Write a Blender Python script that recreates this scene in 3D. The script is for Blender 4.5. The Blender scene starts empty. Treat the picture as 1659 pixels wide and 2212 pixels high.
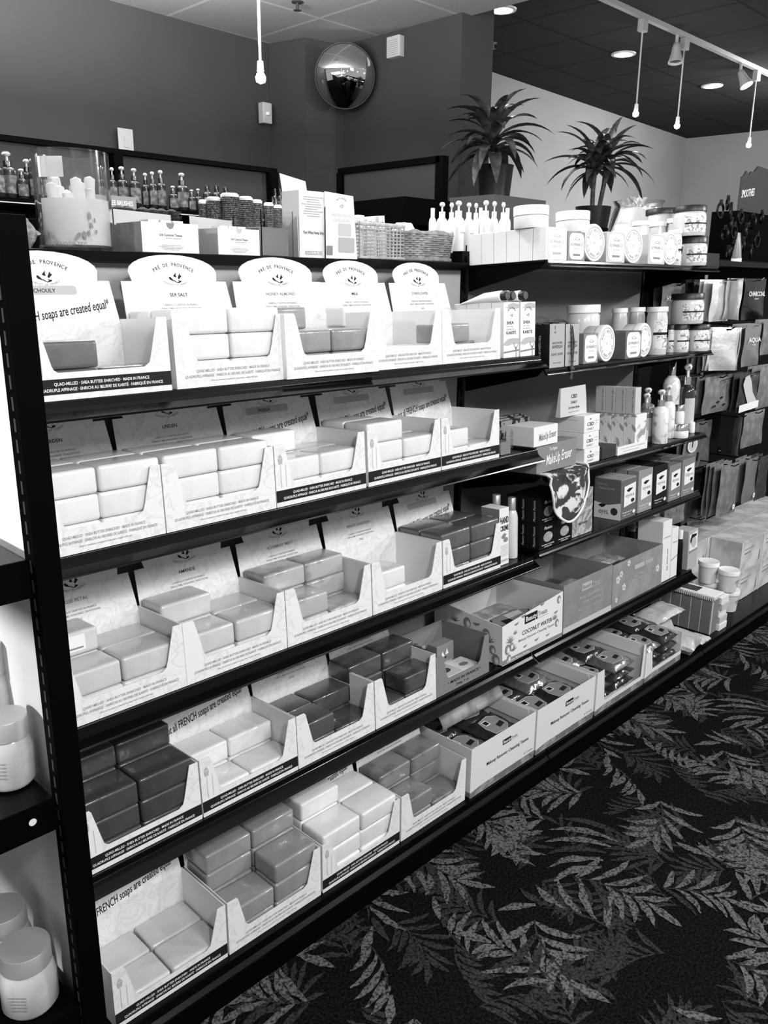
import bpy, bmesh, math, random
from mathutils import Matrix, Vector
random.seed(7)
# ------------------------------------------------------------------ camera
H = 1.27
YAW, PITCH, ROLL, FPX = 0.792316585, 0.269673846, -0.00796326878, 1796.95
PCX, PCY = 829.5, 1106.0
def _basis():
    cy, sy, cp, sp = math.cos(YAW), math.sin(YAW), math.cos(PITCH), math.sin(PITCH)
    f = Vector((sy*cp, cy*cp, -sp)); r = Vector((cy, -sy, 0)); d = f.cross(r)
    cr, sr = math.cos(ROLL), math.sin(ROLL)
    return r*cr + d*sr, d*cr - r*sr, f
RR, DD, FF = _basis()
CAM = Vector((0, 0, H))
sc = bpy.context.scene
cd = bpy.data.cameras.new('camera'); cam = bpy.data.objects.new('camera', cd); sc.collection.objects.link(cam)
cam.matrix_world = Matrix(((RR.x, -DD.x, -FF.x, 0), (RR.y, -DD.y, -FF.y, 0), (RR.z, -DD.z, -FF.z, H), (0, 0, 0, 1)))
cd.sensor_fit = 'HORIZONTAL'; cd.sensor_width = 36; cd.lens = FPX/1659*36; cd.clip_start = .02
sc.camera = cam
# ------------------------------------------------------------------ world, exposure, lights
w = bpy.data.worlds.new('world'); sc.world = w; w.use_nodes = True
w.node_tree.nodes['Background'].inputs[0].default_value = (1, 1, 1, 1)
w.node_tree.nodes['Background'].inputs[1].default_value = .085
sc.view_settings.view_transform = 'Standard'; sc.view_settings.look = 'None'
sc.view_settings.gamma = 1; sc.view_settings.exposure = 2.15
def light(kind, name, loc, power, size=.1, target=None, **k):
    l = bpy.data.lights.new(name, kind); o = bpy.data.objects.new(name, l); sc.collection.objects.link(o)
    o.location = loc; l.energy = power
    if kind == 'AREA': l.size = size
    else: l.shadow_soft_size = size
    for a, b in k.items(): setattr(l, a, b)
    if target is not None:
        o.rotation_euler = (Vector(target)-Vector(loc)).to_track_quat('-Z', 'Y').to_euler()
    return o
light('POINT', 'key_pendant_lamp', (.15, -.62, 2.05), 18, .07)
light('POINT', 'aisle_pendant_lamp', (2.7, -.9, 2.1), 17, .07)
light('POINT', 'third_bay_fill', (4.2, -.35, 2.1), 34, .08)  # added fill with no fixture, brightens the boxes of the third bay
light('POINT', 'counter_pendant_lamp', (1.35, 1.85, 2.25), 9, .05)
light('POINT', 'end_panel_fill', (-.55, 1.22, 1.0), 9, .05)  # added close to the white end panel to brighten it, no real lamp
light('POINT', 'end_display_high_fill', (-.9, 1.25, 1.9), 9, .08)  # second added fill, higher up left of the end display
light('AREA', 'aisle_fill', (1.0, -1.5, 2.5), 12, .8, (1.4, 1.1, .5))  # added soft fill for the shelf fronts, stands for no single fixture
light('AREA', 'ceiling_uplight_fill', (1.6, 3.0, 2.15), 48, 1.2, (1.6, 3.0, 3))  # added fill aimed upward to lift the pale ceiling, not a panel
light('AREA', 'far_wall_fill', (8.2, 2.6, 2.9), 30, .8, (8.2, 5, 1.6))  # added fill that lifts the pale far wall, no fixture modelled
# ------------------------------------------------------------------ geometry helpers
COL = sc.collection
def PYp(px, py, Y):
    d = RR*((px-PCX)/FPX) + DD*((py-PCY)/FPX) + FF
    return CAM + d*(Y/d.y)
def PXp(px, py, X):
    d = RR*((px-PCX)/FPX) + DD*((py-PCY)/FPX) + FF
    return CAM + d*(X/d.x)
def PZp(px, py, Z):
    d = RR*((px-PCX)/FPX) + DD*((py-PCY)/FPX) + FF
    return CAM + d*((Z-H)/d.z)
def Xat(px, Y, Z):
    k = (px-PCX)/FPX; z = Z-H
    return -((RR.y-k*FF.y)*Y + (RR.z-k*FF.z)*z)/(RR.x-k*FF.x)
def Zat(py, X, Y):
    k = (py-PCY)/FPX
    return H - ((DD.x-k*FF.x)*X + (DD.y-k*FF.y)*Y)/(DD.z-k*FF.z)
def dep(v): return (Vector(v)-CAM).dot(FF)
class MB:
    def __init__(s): s.v = []; s.f = []; s.m = []
    def add(s, vs, fs, m=0):
        n = len(s.v); s.v += [tuple(v) for v in vs]
        for f in fs: s.f.append(tuple(i+n for i in f)); s.m.append(m)
        return s
    def box(s, x0, x1, y0, y1, z0, z1, m=0):
        vs = [(x, y, z) for x in (x0, x1) for y in (y0, y1) for z in (z0, z1)]
        return s.add(vs, [(0,1,3,2), (4,6,7,5), (0,4,5,1), (2,3,7,6), (0,2,6,4), (1,5,7,3)], m)
    def prism(s, pts, ax, a, b, m=0):
        n = len(pts)
        def p(q, t): return {'y': (q[0], t, q[1]), 'x': (t, q[0], q[1]), 'z': (q[0], q[1], t)}[ax]
        vs = [p(q, a) for q in pts] + [p(q, b) for q in pts]
        fs = [tuple(range(n)), tuple(range(2*n-1, n-1, -1))] + [(i, (i+1) % n, n+(i+1) % n, n+i) for i in range(n)]
        return s.add(vs, fs, m)
    def lathe(s, prof, n=24, c=(0, 0, 0), m=0, cap=True):
        vs = []; k = len(prof)
        for i in range(n):
            a = 2*math.pi*i/n
            for r, z in prof: vs.append((c[0]+r*math.cos(a), c[1]+r*math.sin(a), c[2]+z))
        fs = [(i*k+j, ((i+1) % n)*k+j, ((i+1) % n)*k+j+1, i*k+j+1) for i in range(n) for j in range(k-1)]
        if cap:
            fs.append(tuple(i*k for i in range(n))[::-1]); fs.append(tuple(i*k+k-1 for i in range(n)))
        return s.add(vs, fs, m)
    def tube(s, pts, r, n=8, m=0):
        pts = [Vector(p) for p in pts]; rs = r if isinstance(r, (list, tuple)) else [r]*len(pts)
        vs = []; u = None
        for i, p in enumerate(pts):
            t = (pts[min(i+1, len(pts)-1)]-pts[max(i-1, 0)]).normalized()
            if u is None: u = t.orthogonal().normalized()
            u = (u - t*u.dot(t)).normalized(); w_ = t.cross(u)
            for j in range(n):
                a = 2*math.pi*j/n; vs.append(p+(u*math.cos(a)+w_*math.sin(a))*rs[i])
        fs = [(i*n+j, i*n+(j+1) % n, (i+1)*n+(j+1) % n, (i+1)*n+j) for i in range(len(pts)-1) for j in range(n)]
        fs += [tuple(range(n))[::-1], tuple((len(pts)-1)*n+j for j in range(n))]
        return s.add(vs, fs, m)
    def mesh(s, name, mats, smooth=False, bev=0, seg=2):
        me = bpy.data.meshes.new(name); me.from_pydata(s.v, [], s.f)
        for mt in (mats if isinstance(mats, (list, tuple)) else [mats]): me.materials.append(mt)
        for p, i in zip(me.polygons, s.m): p.material_index = i
        bm = bmesh.new(); bm.from_mesh(me)
        bmesh.ops.recalc_face_normals(bm, faces=bm.faces)
        if bev: bmesh.ops.bevel(bm, geom=[e for e in bm.edges if len(e.link_faces) == 2 and e.calc_face_angle(0) > .5], offset=bev, segments=seg, affect='EDGES', profile=.6)
        bm.to_mesh(me); bm.free()
        if smooth:
            for p in me.polygons: p.use_smooth = True
            try: me.set_sharp_from_angle(angle=math.radians(smooth if smooth is not True else 40))
            except Exception: pass
        me.update(); return me
    def obj(s, name, mats, parent=None, smooth=False, bev=0, seg=2, mw=None):
        return mko(name, s.mesh(name, mats, smooth, bev, seg), parent, mw)
def mko(name, me, parent=None, mw=None):
    o = bpy.data.objects.new(name, me); COL.objects.link(o)
    if mw is not None: o.matrix_world = mw
    if parent: o.parent = parent
    return o
LABELS = {}
def tag(o, label, cat, group=None, kind=None):
    if label: o['label'] = label
    if cat: o['category'] = cat
    if group: o['group'] = group
    if kind: o['kind'] = kind
    return o
def thing(name, label, cat, mw=None, group=None):
    o = bpy.data.objects.new(name, None); COL.objects.link(o); o.empty_display_size = .02
    if mw is not None: o.matrix_world = mw if isinstance(mw, Matrix) else Matrix.Translation(mw)
    return tag(o, label, cat, group)
def struct(name, mb, m, label=None):
    o = mb.obj(name, m); o['kind'] = 'structure'
    if label: o['label'] = label
    return o
def T(x, y, z): return Matrix.Translation((x, y, z))
def RZ(a): return Matrix.Rotation(math.radians(a), 4, 'Z')
def RX(a): return Matrix.Rotation(math.radians(a), 4, 'X')
def RY(a): return Matrix.Rotation(math.radians(a), 4, 'Y')
def SC(x, y, z): return Matrix.Diagonal((x, y, z, 1))
# ------------------------------------------------------------------ materials (all greys: the photo is black and white)
MATS = {}
def mat(name, c, rough=.6, metal=0, spec=.5, coat=0, noise=0, nscale=30, bump=0, bscale=40, trans=0, emit=0, alpha=1, dark=None, lo=.45, hi=.62, detail=4, dist=0, stretch=None, ior=1.45, veins=False):
    if name in MATS: return MATS[name]
    m = bpy.data.materials.new(name); m.use_nodes = True; nt = m.node_tree; b = nt.nodes['Principled BSDF']
    b.inputs['Base Color'].default_value = (c, c, c, 1)
    b.inputs['Roughness'].default_value = rough; b.inputs['Metallic'].default_value = metal
    b.inputs['Specular IOR Level'].default_value = spec; b.inputs['Coat Weight'].default_value = coat
    b.inputs['Coat Roughness'].default_value = .12; b.inputs['Transmission Weight'].default_value = trans
    b.inputs['Alpha'].default_value = alpha; b.inputs['IOR'].default_value = ior
    if emit:
        b.inputs['Emission Color'].default_value = (1, 1, 1, 1); b.inputs['Emission Strength'].default_value = emit
    tc = nt.nodes.new('ShaderNodeTexCoord'); vec = tc.outputs['Object']
    if stretch:
        mp = nt.nodes.new('ShaderNodeMapping'); mp.inputs['Scale'].default_value = stretch; nt.links.new(vec, mp.inputs[0]); vec = mp.outputs[0]
    if dark is not None or noise:
        n = nt.nodes.new('ShaderNodeTexNoise'); n.inputs['Scale'].default_value = nscale; n.inputs['Detail'].default_value = detail
        n.inputs['Distortion'].default_value = dist; nt.links.new(vec, n.inputs['Vector'])
        r = nt.nodes.new('ShaderNodeValToRGB'); nt.links.new(n.outputs['Fac'], r.inputs[0]); nt.links.new(r.outputs[0], b.inputs['Base Color'])
        d = dark if dark is not None else c*(1-noise)
        e = r.color_ramp.elements
        e[0].position = lo; e[0].color = (d, d, d, 1); e[1].position = hi; e[1].color = (c, c, c, 1)
        if veins:
            e[0].color = (c, c, c, 1); x = e.new((lo+hi)/2); x.color = (d, d, d, 1)
    if bump:
        n2 = nt.nodes.new('ShaderNodeTexNoise'); n2.inputs['Scale'].default_value = bscale; n2.inputs['Detail'].default_value = 3
        nt.links.new(tc.outputs['Object'], n2.inputs['Vector'])
        bp = nt.nodes.new('ShaderNodeBump'); bp.inputs['Strength'].default_value = bump; bp.inputs['Distance'].default_value = .004
        nt.links.new(n2.outputs['Fac'], bp.inputs['Height']); nt.links.new(bp.outputs[0], b.inputs['Normal'])
        if coat: nt.links.new(bp.outputs[0], b.inputs['Coat Normal'])
    MATS[name] = m; return m
BLK = mat('black_powder_coated_steel', .0016, .26, spec=.16)
LIP = mat('glossy_black_lip', .0016, .16, spec=.42)
BLKM = mat('matt_black_steel', .0012, .6, spec=.03)
INK = mat('black_ink', .012, .6, spec=.2)
INKG = mat('grey_ink', .22, .6, spec=.2)
INKL = mat('pale_grey_ink', .42, .6, spec=.2)
INKW = mat('white_ink', .85, .6, spec=.2)
PAPER = mat('toile_printed_board', .74, .55, dark=.63, nscale=22, lo=.48, hi=.58, detail=7, dist=2.2, spec=.3, veins=True)
WHITEB = mat('white_card_board', .74, .5, spec=.3)
INNER = mat('plain_inside_board', .74, .65, spec=.2)
GREYB = mat('mid_grey_board', .22, .5, spec=.3)
LGREYB = mat('light_grey_board', .5, .5, spec=.3)
DKB = mat('dark_grey_board', .035, .45, spec=.4)
BLKB = mat('black_board', .005, .4, spec=.3)
PLW = mat('white_plastic', .82, .35)
CHROME = mat('chrome', .75, .12, metal=1)
GLASS = mat('clear_glass', .95, .03, trans=1, ior=1.3)
FOIL = mat('silver_foil', .8, .3, metal=.7, bump=1, bscale=60)
def soapm(n, c, d=None, **k): return mat(n, c, .35, coat=.8, dark=(c*.8 if d is None else d), nscale=14, bump=.35, bscale=28, spec=.5, **k)
SOAP = {'w': soapm('white_wrapped_soap', .74, .68), 'l': soapm('pale_wrapped_soap', .56, .50), 'g': soapm('oat_wrapped_soap', .27, .22),
        'm': soapm('herb_flecked_soap', .42, .24, lo=.38, hi=.50, detail=9), 'n': soapm('speckled_grey_soap', .20, .11, lo=.38, hi=.5, detail=9),
        'd': soapm('dark_wrapped_soap', .055, .04), 'e': soapm('dark_speckled_soap', .075, .035, lo=.38, hi=.5, detail=9), 'k': soapm('grey_wrapped_soap', .12, .09)}
# ------------------------------------------------------------------ lettering
TC = {}
def tmesh(s, shear=0, mat_=INK, space=1.0, bold=0):
    k = (s, shear, mat_.name, space, bold)
    if k in TC: return TC[k]
    cu = bpy.data.curves.new('t', 'FONT'); cu.body = s; cu.size = 1; cu.align_x = 'CENTER'; cu.resolution_u = 2
    cu.shear = shear; cu.space_character = space; cu.offset = bold + .010
    o = bpy.data.objects.new('t', cu); COL.objects.link(o)
    dg = bpy.context.evaluated_depsgraph_get(); me = bpy.data.meshes.new_from_object(o.evaluated_get(dg))
    me.name = 'lettering'; bpy.data.objects.remove(o); me.materials.clear(); me.materials.append(mat_)
    xs = [v.co.x for v in me.vertices] or [0, 1]
    TC[k] = (me, max(xs)-min(xs)); return TC[k]
FACE = {'front': RX(90), 'left': RZ(-90) @ RX(90), 'top': Matrix.Identity(4), 'back': RZ(180) @ RX(90)}
def txt(s, parent, loc, h=None, width=None, face='front', m=INK, shear=0, rot=0, space=1.0, bold=0, name='lettering'):
    me, wd = tmesh(s, shear, m, space, bold)
    sx = width/wd if width else h
    sy = h if h else sx
    o = bpy.data.objects.new(name, me); COL.objects.link(o); o.parent = parent
    o.matrix_local = T(*loc) @ FACE[face] @ RZ(rot) @ SC(sx, sy, 1)
    return o
def arc_into(mb, s, cx, cz, r, h, up=True, span=None, y=0, mi=0):
    """letters of s set along an arc, drawn on the plane y"""
    n = len(s); span = span or n*h*.75/r
    for i, ch in enumerate(s):
        if ch == ' ': continue
        a = (i-(n-1)/2)/(n-1)*span
        me, _ = tmesh(ch)
        if up: M_ = Matrix.Translation((cx+r*math.sin(a), 0, cz+r*math.cos(a))) @ RY(math.degrees(a)) @ RX(90) @ SC(h*.85, h, 1)
        else: M_ = Matrix.Translation((cx+r*math.sin(a), 0, cz-r*math.cos(a))) @ RY(-math.degrees(a)) @ RX(90) @ SC(h*.85, h, 1)
        vs = [M_ @ v.co for v in me.vertices]
        mb.add([(v.x, y, v.z) for v in vs], [tuple(p.vertices) for p in me.polygons], mi)
def text_into(mb, s, cx, cz, h=None, width=None, y=0, mi=0, shear=0, rot=0):
    me, wd = tmesh(s, shear); sx = width/wd if width else h; sy = h or sx
    M_ = Matrix.Translation((cx, 0, cz)) @ RX(90) @ RZ(rot) @ SC(sx, sy, 1)
    vs = [M_ @ v.co for v in me.vertices]
    mb.add([(v.x, y, v.z) for v in vs], [tuple(p.vertices) for p in me.polygons], mi)
def ell(cx, cz, a, b, n=20, a0=0, a1=360):
    return [(cx+a*math.cos(math.radians(a0+(a1-a0)*i/n)), cz+b*math.sin(math.radians(a0+(a1-a0)*i/n))) for i in range(n+(a1-a0 < 360))]
def rrect(x0, x1, z0, z1, r, n=4):
    p = []
    for cx, cz, a in ((x1-r, z0+r, -90), (x1-r, z1-r, 0), (x0+r, z1-r, 90), (x0+r, z0+r, 180)):
        for i in range(n+1): t = math.radians(a+90*i/n); p.append((cx+r*math.cos(t), cz+r*math.sin(t)))
    return p
def flat(mb, pts, y=0, mi=0): mb.add([(x, y, z) for x, z in pts], [tuple(range(len(pts)))], mi)
def decal(parent, y, items, mats, name='printed_mark', mw=None):
    """a printed mark: items = list of (points, material index) laid on the face y"""
    mb = MB()
    for i, (p, k) in enumerate(items): flat(mb, p, y-i*.00008, k)
    o = mb.obj(name, mats); o.parent = parent
    if mw is not None: o.matrix_local = mw
    return o
# ------------------------------------------------------------------ room
WALL = mat('painted_wall', .060, .8, noise=.06, nscale=2, spec=.1)
WALLR = mat('pale_painted_wall', .30, .8, noise=.06, nscale=2, spec=.1)
def gridmat(name, c, line, pitch, ox, oy, lw, tex):
    m = bpy.data.materials.new(name); m.use_nodes = True; nt = m.node_tree; b = nt.nodes['Principled BSDF']; b.inputs['Roughness'].default_value = .85
    b.inputs['Specular IOR Level'].default_value = .1
    tc = nt.nodes.new('ShaderNodeTexCoord'); mp = nt.nodes.new('ShaderNodeMapping'); mp.inputs['Location'].default_value = (-ox, -oy, 0)
    nt.links.new(tc.outputs['Object'], mp.inputs[0])
    br = nt.nodes.new('ShaderNodeTexBrick'); br.offset = 0; br.inputs['Scale'].default_value = 1
    br.inputs['Brick Width'].default_value = pitch; br.inputs['Row Height'].default_value = pitch; br.inputs['Mortar Size'].default_value = lw
    br.inputs['Color1'].default_value = br.inputs['Color2'].default_value = (c, c, c, 1); br.inputs['Mortar'].default_value = (line, line, line, 1)
    nt.links.new(mp.outputs[0], br.inputs['Vector'])
    n = nt.nodes.new('ShaderNodeTexNoise'); n.inputs['Scale'].default_value = 60; nt.links.new(tc.outputs['Object'], n.inputs['Vector'])
    mx = nt.nodes.new('ShaderNodeMixRGB'); mx.blend_type = 'MULTIPLY'; mx.inputs[0].default_value = tex
    nt.links.new(br.outputs[0], mx.inputs[1]); nt.links.new(n.outputs['Color'], mx.inputs[2])
    bw = nt.nodes.new('ShaderNodeRGBToBW'); nt.links.new(mx.outputs[0], bw.inputs[0])
    nt.links.new(bw.outputs[0], b.inputs['Base Color']); return m
CEILL = gridmat('pale_ceiling_tiles', .38, .55, .61, 3.47, 3.965, .012, .25)
CEILD = gridmat('dark_ceiling_tiles', .045, .02, .61, 5.2, 3.2, .010, .3)
# carpet: dark ground with woven leaf scrolls
def carpetmat(name, c, d, lo, hi, sc_):
    return mat(name, c, .95, dark=d, nscale=sc_, lo=lo, hi=hi, detail=3, spec=.05, bump=.6, bscale=500)
CA = carpetmat('carpet_ground', .010, .0015, .40, .66, 200)
CB = carpetmat('carpet_leaf', .128, .018, .36, .58, 190)
CC = carpetmat('carpet_dark_leaf', .036, .006, .34, .58, 190)  # darker grey yarn of the leaf pattern
fl = MB(); fl.add([(-2.5, -4, 0), (12, -4, 0), (12, 6, 0), (-2.5, 6, 0)], [(0, 1, 2, 3)], 0)
def blade(p, a, L, wd, curl, mi, z):
    n = 9; x, y = p; L_, R_ = [], []
    for i in range(n+1):
        t = i/n; ww = wd*min(1, .25+t*1.6)*(1-t**3.2)*1.0+.0004
        nx, ny = -math.sin(a), math.cos(a); j1, j2 = random.uniform(-.22, .22)*wd, random.uniform(-.22, .22)*wd
        L_.append((x+nx*(ww+j1), y+ny*(ww+j1), z)); R_.append((x-nx*(ww+j2), y-ny*(ww+j2), z))
        x += math.cos(a)*L/n; y += math.sin(a)*L/n; a += curl/n
    z += ZB+random.random()*.0005; L_ = [(q[0], q[1], z) for q in L_]; R_ = [(q[0], q[1], z) for q in R_]
    fl.add(L_+R_, [(i, i+1, n+2+i, n+1+i) for i in range(n)], mi)
def plume(cx, cy, a, s, curl, nl, mi=1, half=0):
    # a curved rib with separate rounded lobes springing from both sides, like a woven acanthus leaf
    x, y, aa = cx, cy, a; z = .0006
    for i in range(nl):
        t = i/(nl-1)
        for sg in ((1, -1) if not half else (half,)):
            L = s*(.50-.24*abs(t-.35))*random.uniform(.75, 1.1)
            blade((x+math.cos(aa)*s*.02, y+math.sin(aa)*s*.02), aa+sg*(.78-.40*t), L*1.05, s*.040, sg*random.uniform(.35, .95)+curl*.2, mi if random.random() < .82 or mi == 2 else 2, z+.00012*(i % 3))
        x += math.cos(aa)*s*.66/nl; y += math.sin(aa)*s*.66/nl; aa += curl/nl
    blade((x, y), aa, s*.34, s*.045, curl*.3, mi, z)
    blade((cx, cy), a, s*.62, s*.012, curl, 2, z+.0004)
def scroll(cx, cy, a, s, sg):
    # long feathered strokes sweeping round a tight spiral
    x, y, aa = cx, cy, a; z = .0007
    for i in range(6):
        blade((x, y), aa-sg*.25, s*(.55-.03*i), s*.034, sg*1.0, 1 if i % 3 else 2, z+.0001*(i % 3))
        x += math.cos(aa+sg*1.2)*s*.085; y += math.sin(aa+sg*1.2)*s*.085; aa += sg*.16
    blade((x, y), aa+sg*.6, s*.5, s*.014, sg*4.2, 2, z)
rt = random.Random(21)
def tile(nx, ny, sizes, mi_, jit):
    return [(.03+gi*.92/nx+(gj % 2)*.46/nx+rt.uniform(-jit, jit), .02+gj*.645/ny+rt.uniform(-jit, jit), rt.uniform(0, 6.28), rt.choice(sizes), rt.choice((-.9, -.6, .6, .9)), rt.choice((5, 6, 6)), mi_, rt.choice((0, 0, 0, 1, -1))) for gi in range(nx) for gj in range(ny)]
DARKT, LIGHTT = tile(6, 5, (.15, .18), 2, .03), tile(5, 4, (.20, .23, .25), 1, .02)
ZB = 0
for i in range(0, 6):
    for j in range(-2, 3):
        ox = -.35+i*.92; oy = -.35+j*.645
        if oy > 1.1: continue
        ZB = 0
        for (x, y, a, s, c, n, mi, hf) in DARKT: plume(ox+x, oy+y, a, s, c, n, mi, hf)
        ZB = .0008
        for k, (x, y, a, s, c, n, mi, hf) in enumerate(LIGHTT):
            if k in (3, 12): scroll(ox+x, oy+y, a, s*1.3, 1 if c > 0 else -1)
            else: plume(ox+x, oy+y, a, s, c, n, mi, hf)
o = fl.obj('floor', [CA, CB, CC]); o['kind'] = 'structure'; o['label'] = 'dark patterned carpet with pale woven leaf scrolls'
# ceilings
HL, HD = 2.7, 3.0
b = MB(); b.box(-2.5, 4.02, 0.2, 5.2, HL, HL+.02); struct('ceiling', b, CEILL, 'pale tiled lower ceiling over the left half')
b = MB(); b.box(4.02, 12, -1.5, 6, HD, HD+.02); b.box(-2.5, 4.02, -1.5, .2, HD, HD+.02); struct('ceiling', b, CEILD, 'dark tiled higher ceiling with round downlights')
b = MB(); b.box(4.0, 4.02, .2, 3.30, HL+.001, HD-.001); struct('trim_1', b, WALL, 'grey painted face of the drop between the two ceilings')
# left (rear) wall, its pilaster, the mirror wall, its end face, the far pale walls
def wallseg(name, p, q, m, z1, th=.06, label=None):
    b = MB(); d = Vector((q[0]-p[0], q[1]-p[1])).normalized(); n = Vector((-d.y, d.x))*th
    b.prism([(p[0], p[1]), (q[0], q[1]), (q[0]+n.x, q[1]+n.y), (p[0]+n.x, p[1]+n.y)], 'z', 0, z1)
    return struct(name, b, m, label)
wallseg('wall_back', (-2.5, 4.35), (3.59, 4.59), WALL, HL, label='dark grey painted wall behind the bottle shelving')
b = MB(); b.prism([(3.592, 4.60), (3.66, 4.318), (3.936, 4.272), (3.936, 4.62)], 'z', 0, HL); struct('trim_2', b, WALL, 'boxed-out grey corner pilaster beside the convex mirror')
b = MB(); b.box(3.938, 4.22, 3.31, 4.62, 0, HL+.25); struct('wall_right', b, WALL, 'grey painted stub wall carrying the white alarm box')
wallseg('wall_rear', (4.225, 4.72), (10.48, 5.16), WALLR, HD, label='pale painted wall behind the potted plants')
wallseg('wall_far', (10.48, 5.16), (10.85, .4), WALLR, HD, label='pale painted end wall at the far right')
# ------------------------------------------------------------------ shelf frames
TILT = 3.0
SH = {'r1': (1.134, 1.107), 'r2': (1.127, .8846), 'r3': (1.120, .616), 'r4': (1.111, .3594), 'r5': (1.055, .102),
      's1': (1.134, 1.322), 's2': (1.125, 1.075), 's3': (1.115, .817), 's4': (1.112, .624), 's5': (1.111, .3594)}
def tilt(sh): return 0 if sh == 'r5' else TILT
def SM(sh, x, v, up=0, rz=0):
    Y, Z = SH[sh]; return T(0, Y, Z) @ RX(-tilt(sh)) @ T(x, v, up) @ RZ(rz)
def sz(sh, Y): return SH[sh][1] - (Y-SH[sh][0])*math.tan(math.radians(tilt(sh)))
XL, X1, X2, X3 = .452, 1.668, 2.582, 3.80
YB = 1.372
def shelf(sh, x0, x1, label, depth=None):
    thin = sh in ('s1', 's2', 's3', 's4')
    Y, Z = SH[sh]; D = depth or (YB-.006-Y)
    t = thing('gondola_shelf', label, 'shelf', SM(sh, x0, 0), 'black metal gondola shelves')
    L = x1-x0
    b = MB(); b.box(0, L, 0, D, -.0030, -.0002); b.obj('deck', BLK, t)
    b = MB(); b.prism([(0, -.0004), (-.0055, -.0004), (-.0070, -.010), (-.0125, -.0155), (-.0265, -.0235), (-.028, -.0265), (-.022, -.0275), (-.0095, -.0205), (-.002, -.012), (0, -.004)], 'x', 0, L)
    if thin:
        b = MB(); b.prism([(0, -.0004), (-.0045, -.0004), (-.0055, -.006), (-.008, -.010), (-.0125, -.0125), (-.013, -.0145), (-.0105, -.0155), (-.006, -.0135), (-.002, -.009), (0, -.004)], 'x', 0, L)
    b.obj('front_lip', LIP, t, bev=.0005)
    for x in (.002, L-.005):
        b = MB(); b.prism([(.004, -.0035), (D-.002, -.0035), (D-.002, -.062), (.02, -.018)], 'x', x, x+.003); b.obj('bracket', BLKM, t)
    return t
rown = {1: 'top', 2: 'second', 3: 'third', 4: 'fourth', 5: 'bottom'}
for r in (1, 2, 3, 4):
    shelf('r%d' % r, XL, X1-.006, 'long black metal shelf, %s of the soap bay, holding soap cartons' % ('uppermost' if r == 1 else rown[r]))
for r, nm in ((1, 'topmost, carrying cream jars and round tins'), (2, 'second from top, carrying rope soap and jars'), (3, 'third from top, carrying pump bottles'), (4, 'fourth from top, carrying eye pad packs'), (5, 'lowest raised one, carrying tissue boxes')):
    shelf('s%d' % r, X1+.004, X2-.006, 'shorter black metal shelf of the right bay, ' + nm)
# base decks: a thing per bay
for x0, x1, nm in ((XL, X1, 'under the soap cartons at floor level'), (X1, X2, 'under the wipes boxes at floor level'), (X2, X3+.4, 'under the stacked glove boxes at floor level')):
    t = thing('base_deck', 'black metal base deck ' + nm, 'shelf', T(x0+.002, 0, 0), 'black gondola base decks')
    L = x1-x0-.004
    b = MB(); b.box(0, L, 1.050, YB-.004, .094, .1015); b.obj('deck', BLK, t)
    b = MB(); b.prism([(1.0495, .1015), (1.043, .1015), (1.041, .086), (1.0335, .078), (1.0345, .072), (1.045, .074), (1.0495, .084)], 'x', 0, L); b.obj('front_lip', BLK, t, bev=.0005)
    b = MB(); b.box(0, L, 1.054, 1.058, .001, .0935); b.obj('kick_plate', BLKM, t)
# uprights between the bays, slotted
for x, z1, nm in ((X1, 1.345, 'between the soap bay and the cosmetics bay'), (X2, 1.36, 'between the cosmetics bay and the hanging-pack bay')):
    b = MB(); b.box(x-.013, x+.013, YB-.004, YB+.028, 0, z1)
    tt = thing('gondola_upright', 'black slotted steel upright ' + nm, 'upright'); b.obj('post', BLK, tt)
    b = MB()
    for k in range(48): z = .15+k*.0254; b.box(x-.0025, x+.0025, YB-.0046, YB-.0039, z, z+.015)
    b.obj('slots', BLKM, tt)
b = MB(); b.box(XL+.01, X1-.014, YB, YB+.012, .10, 1.298)
tag(b.obj('back_panel', mat('light_hardboard', .42, .6)), 'pale back panel behind the soap cartons', 'panel')
b = MB(); b.box(X1+.014, X2-.014, YB, YB+.012, .10, 1.33)
tag(b.obj('back_panel', mat('grey_hardboard', .16, .6, noise=.1, nscale=6)), 'grey back panel behind the jars and bottles', 'panel')
# deck on top of the soap bay
b = MB(); b.box(XL, X1-.018, 1.345, 1.80, 1.299, 1.3165)
tag(b.obj('top_deck', BLK, bev=.001), 'black flat top deck of the soap bay carrying baskets and tissue boxes', 'shelf')
# ------------------------------------------------------------------ soap cartons
def frontpoly(W, Hh, cut=.038):
    p = [(0, 0), (W, 0), (W, Hh), (W-.0165, Hh)]
    p += [(W-.031, cut+.016), (W-.0345, cut+.006), (W-.043, cut+.0005)] + [(.046, cut), (.040, cut+.004), (.0375, cut+.010)]
    p += [(.0235, Hh-.004), (.020, Hh), (0, Hh)]
    return p
CH = .110
BIRD = [[(.0027, .0100), (-.0043, .0034), (-.0014, .0014), (.0018, .0009), (.0014, .0054)], [(.0101, .009), (.0104, .005), (.0131, .0034), (.009, -.0002), (.0063, -.0027), (.0043, -.0002), (.0077, .0054)],
        [(.0041, -.0038), (.0072, -.0052), (.0109, -.0052), (.01, -.0077), (.0054, -.0092), (.0018, -.0089), (.0055, -.0068)], [(-.0131, .0018), (-.0109, .002), (-.0072, -.0018), (-.0041, -.0068), (-.0072, -.0054), (-.0118, -.0036), (-.0136, -.0014)],
        [(-.0041, -.0036), (0, -.007), (.0045, -.0092), (.0035, -.0098), (-.002, -.0075), (-.005, -.0045)]]
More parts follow.
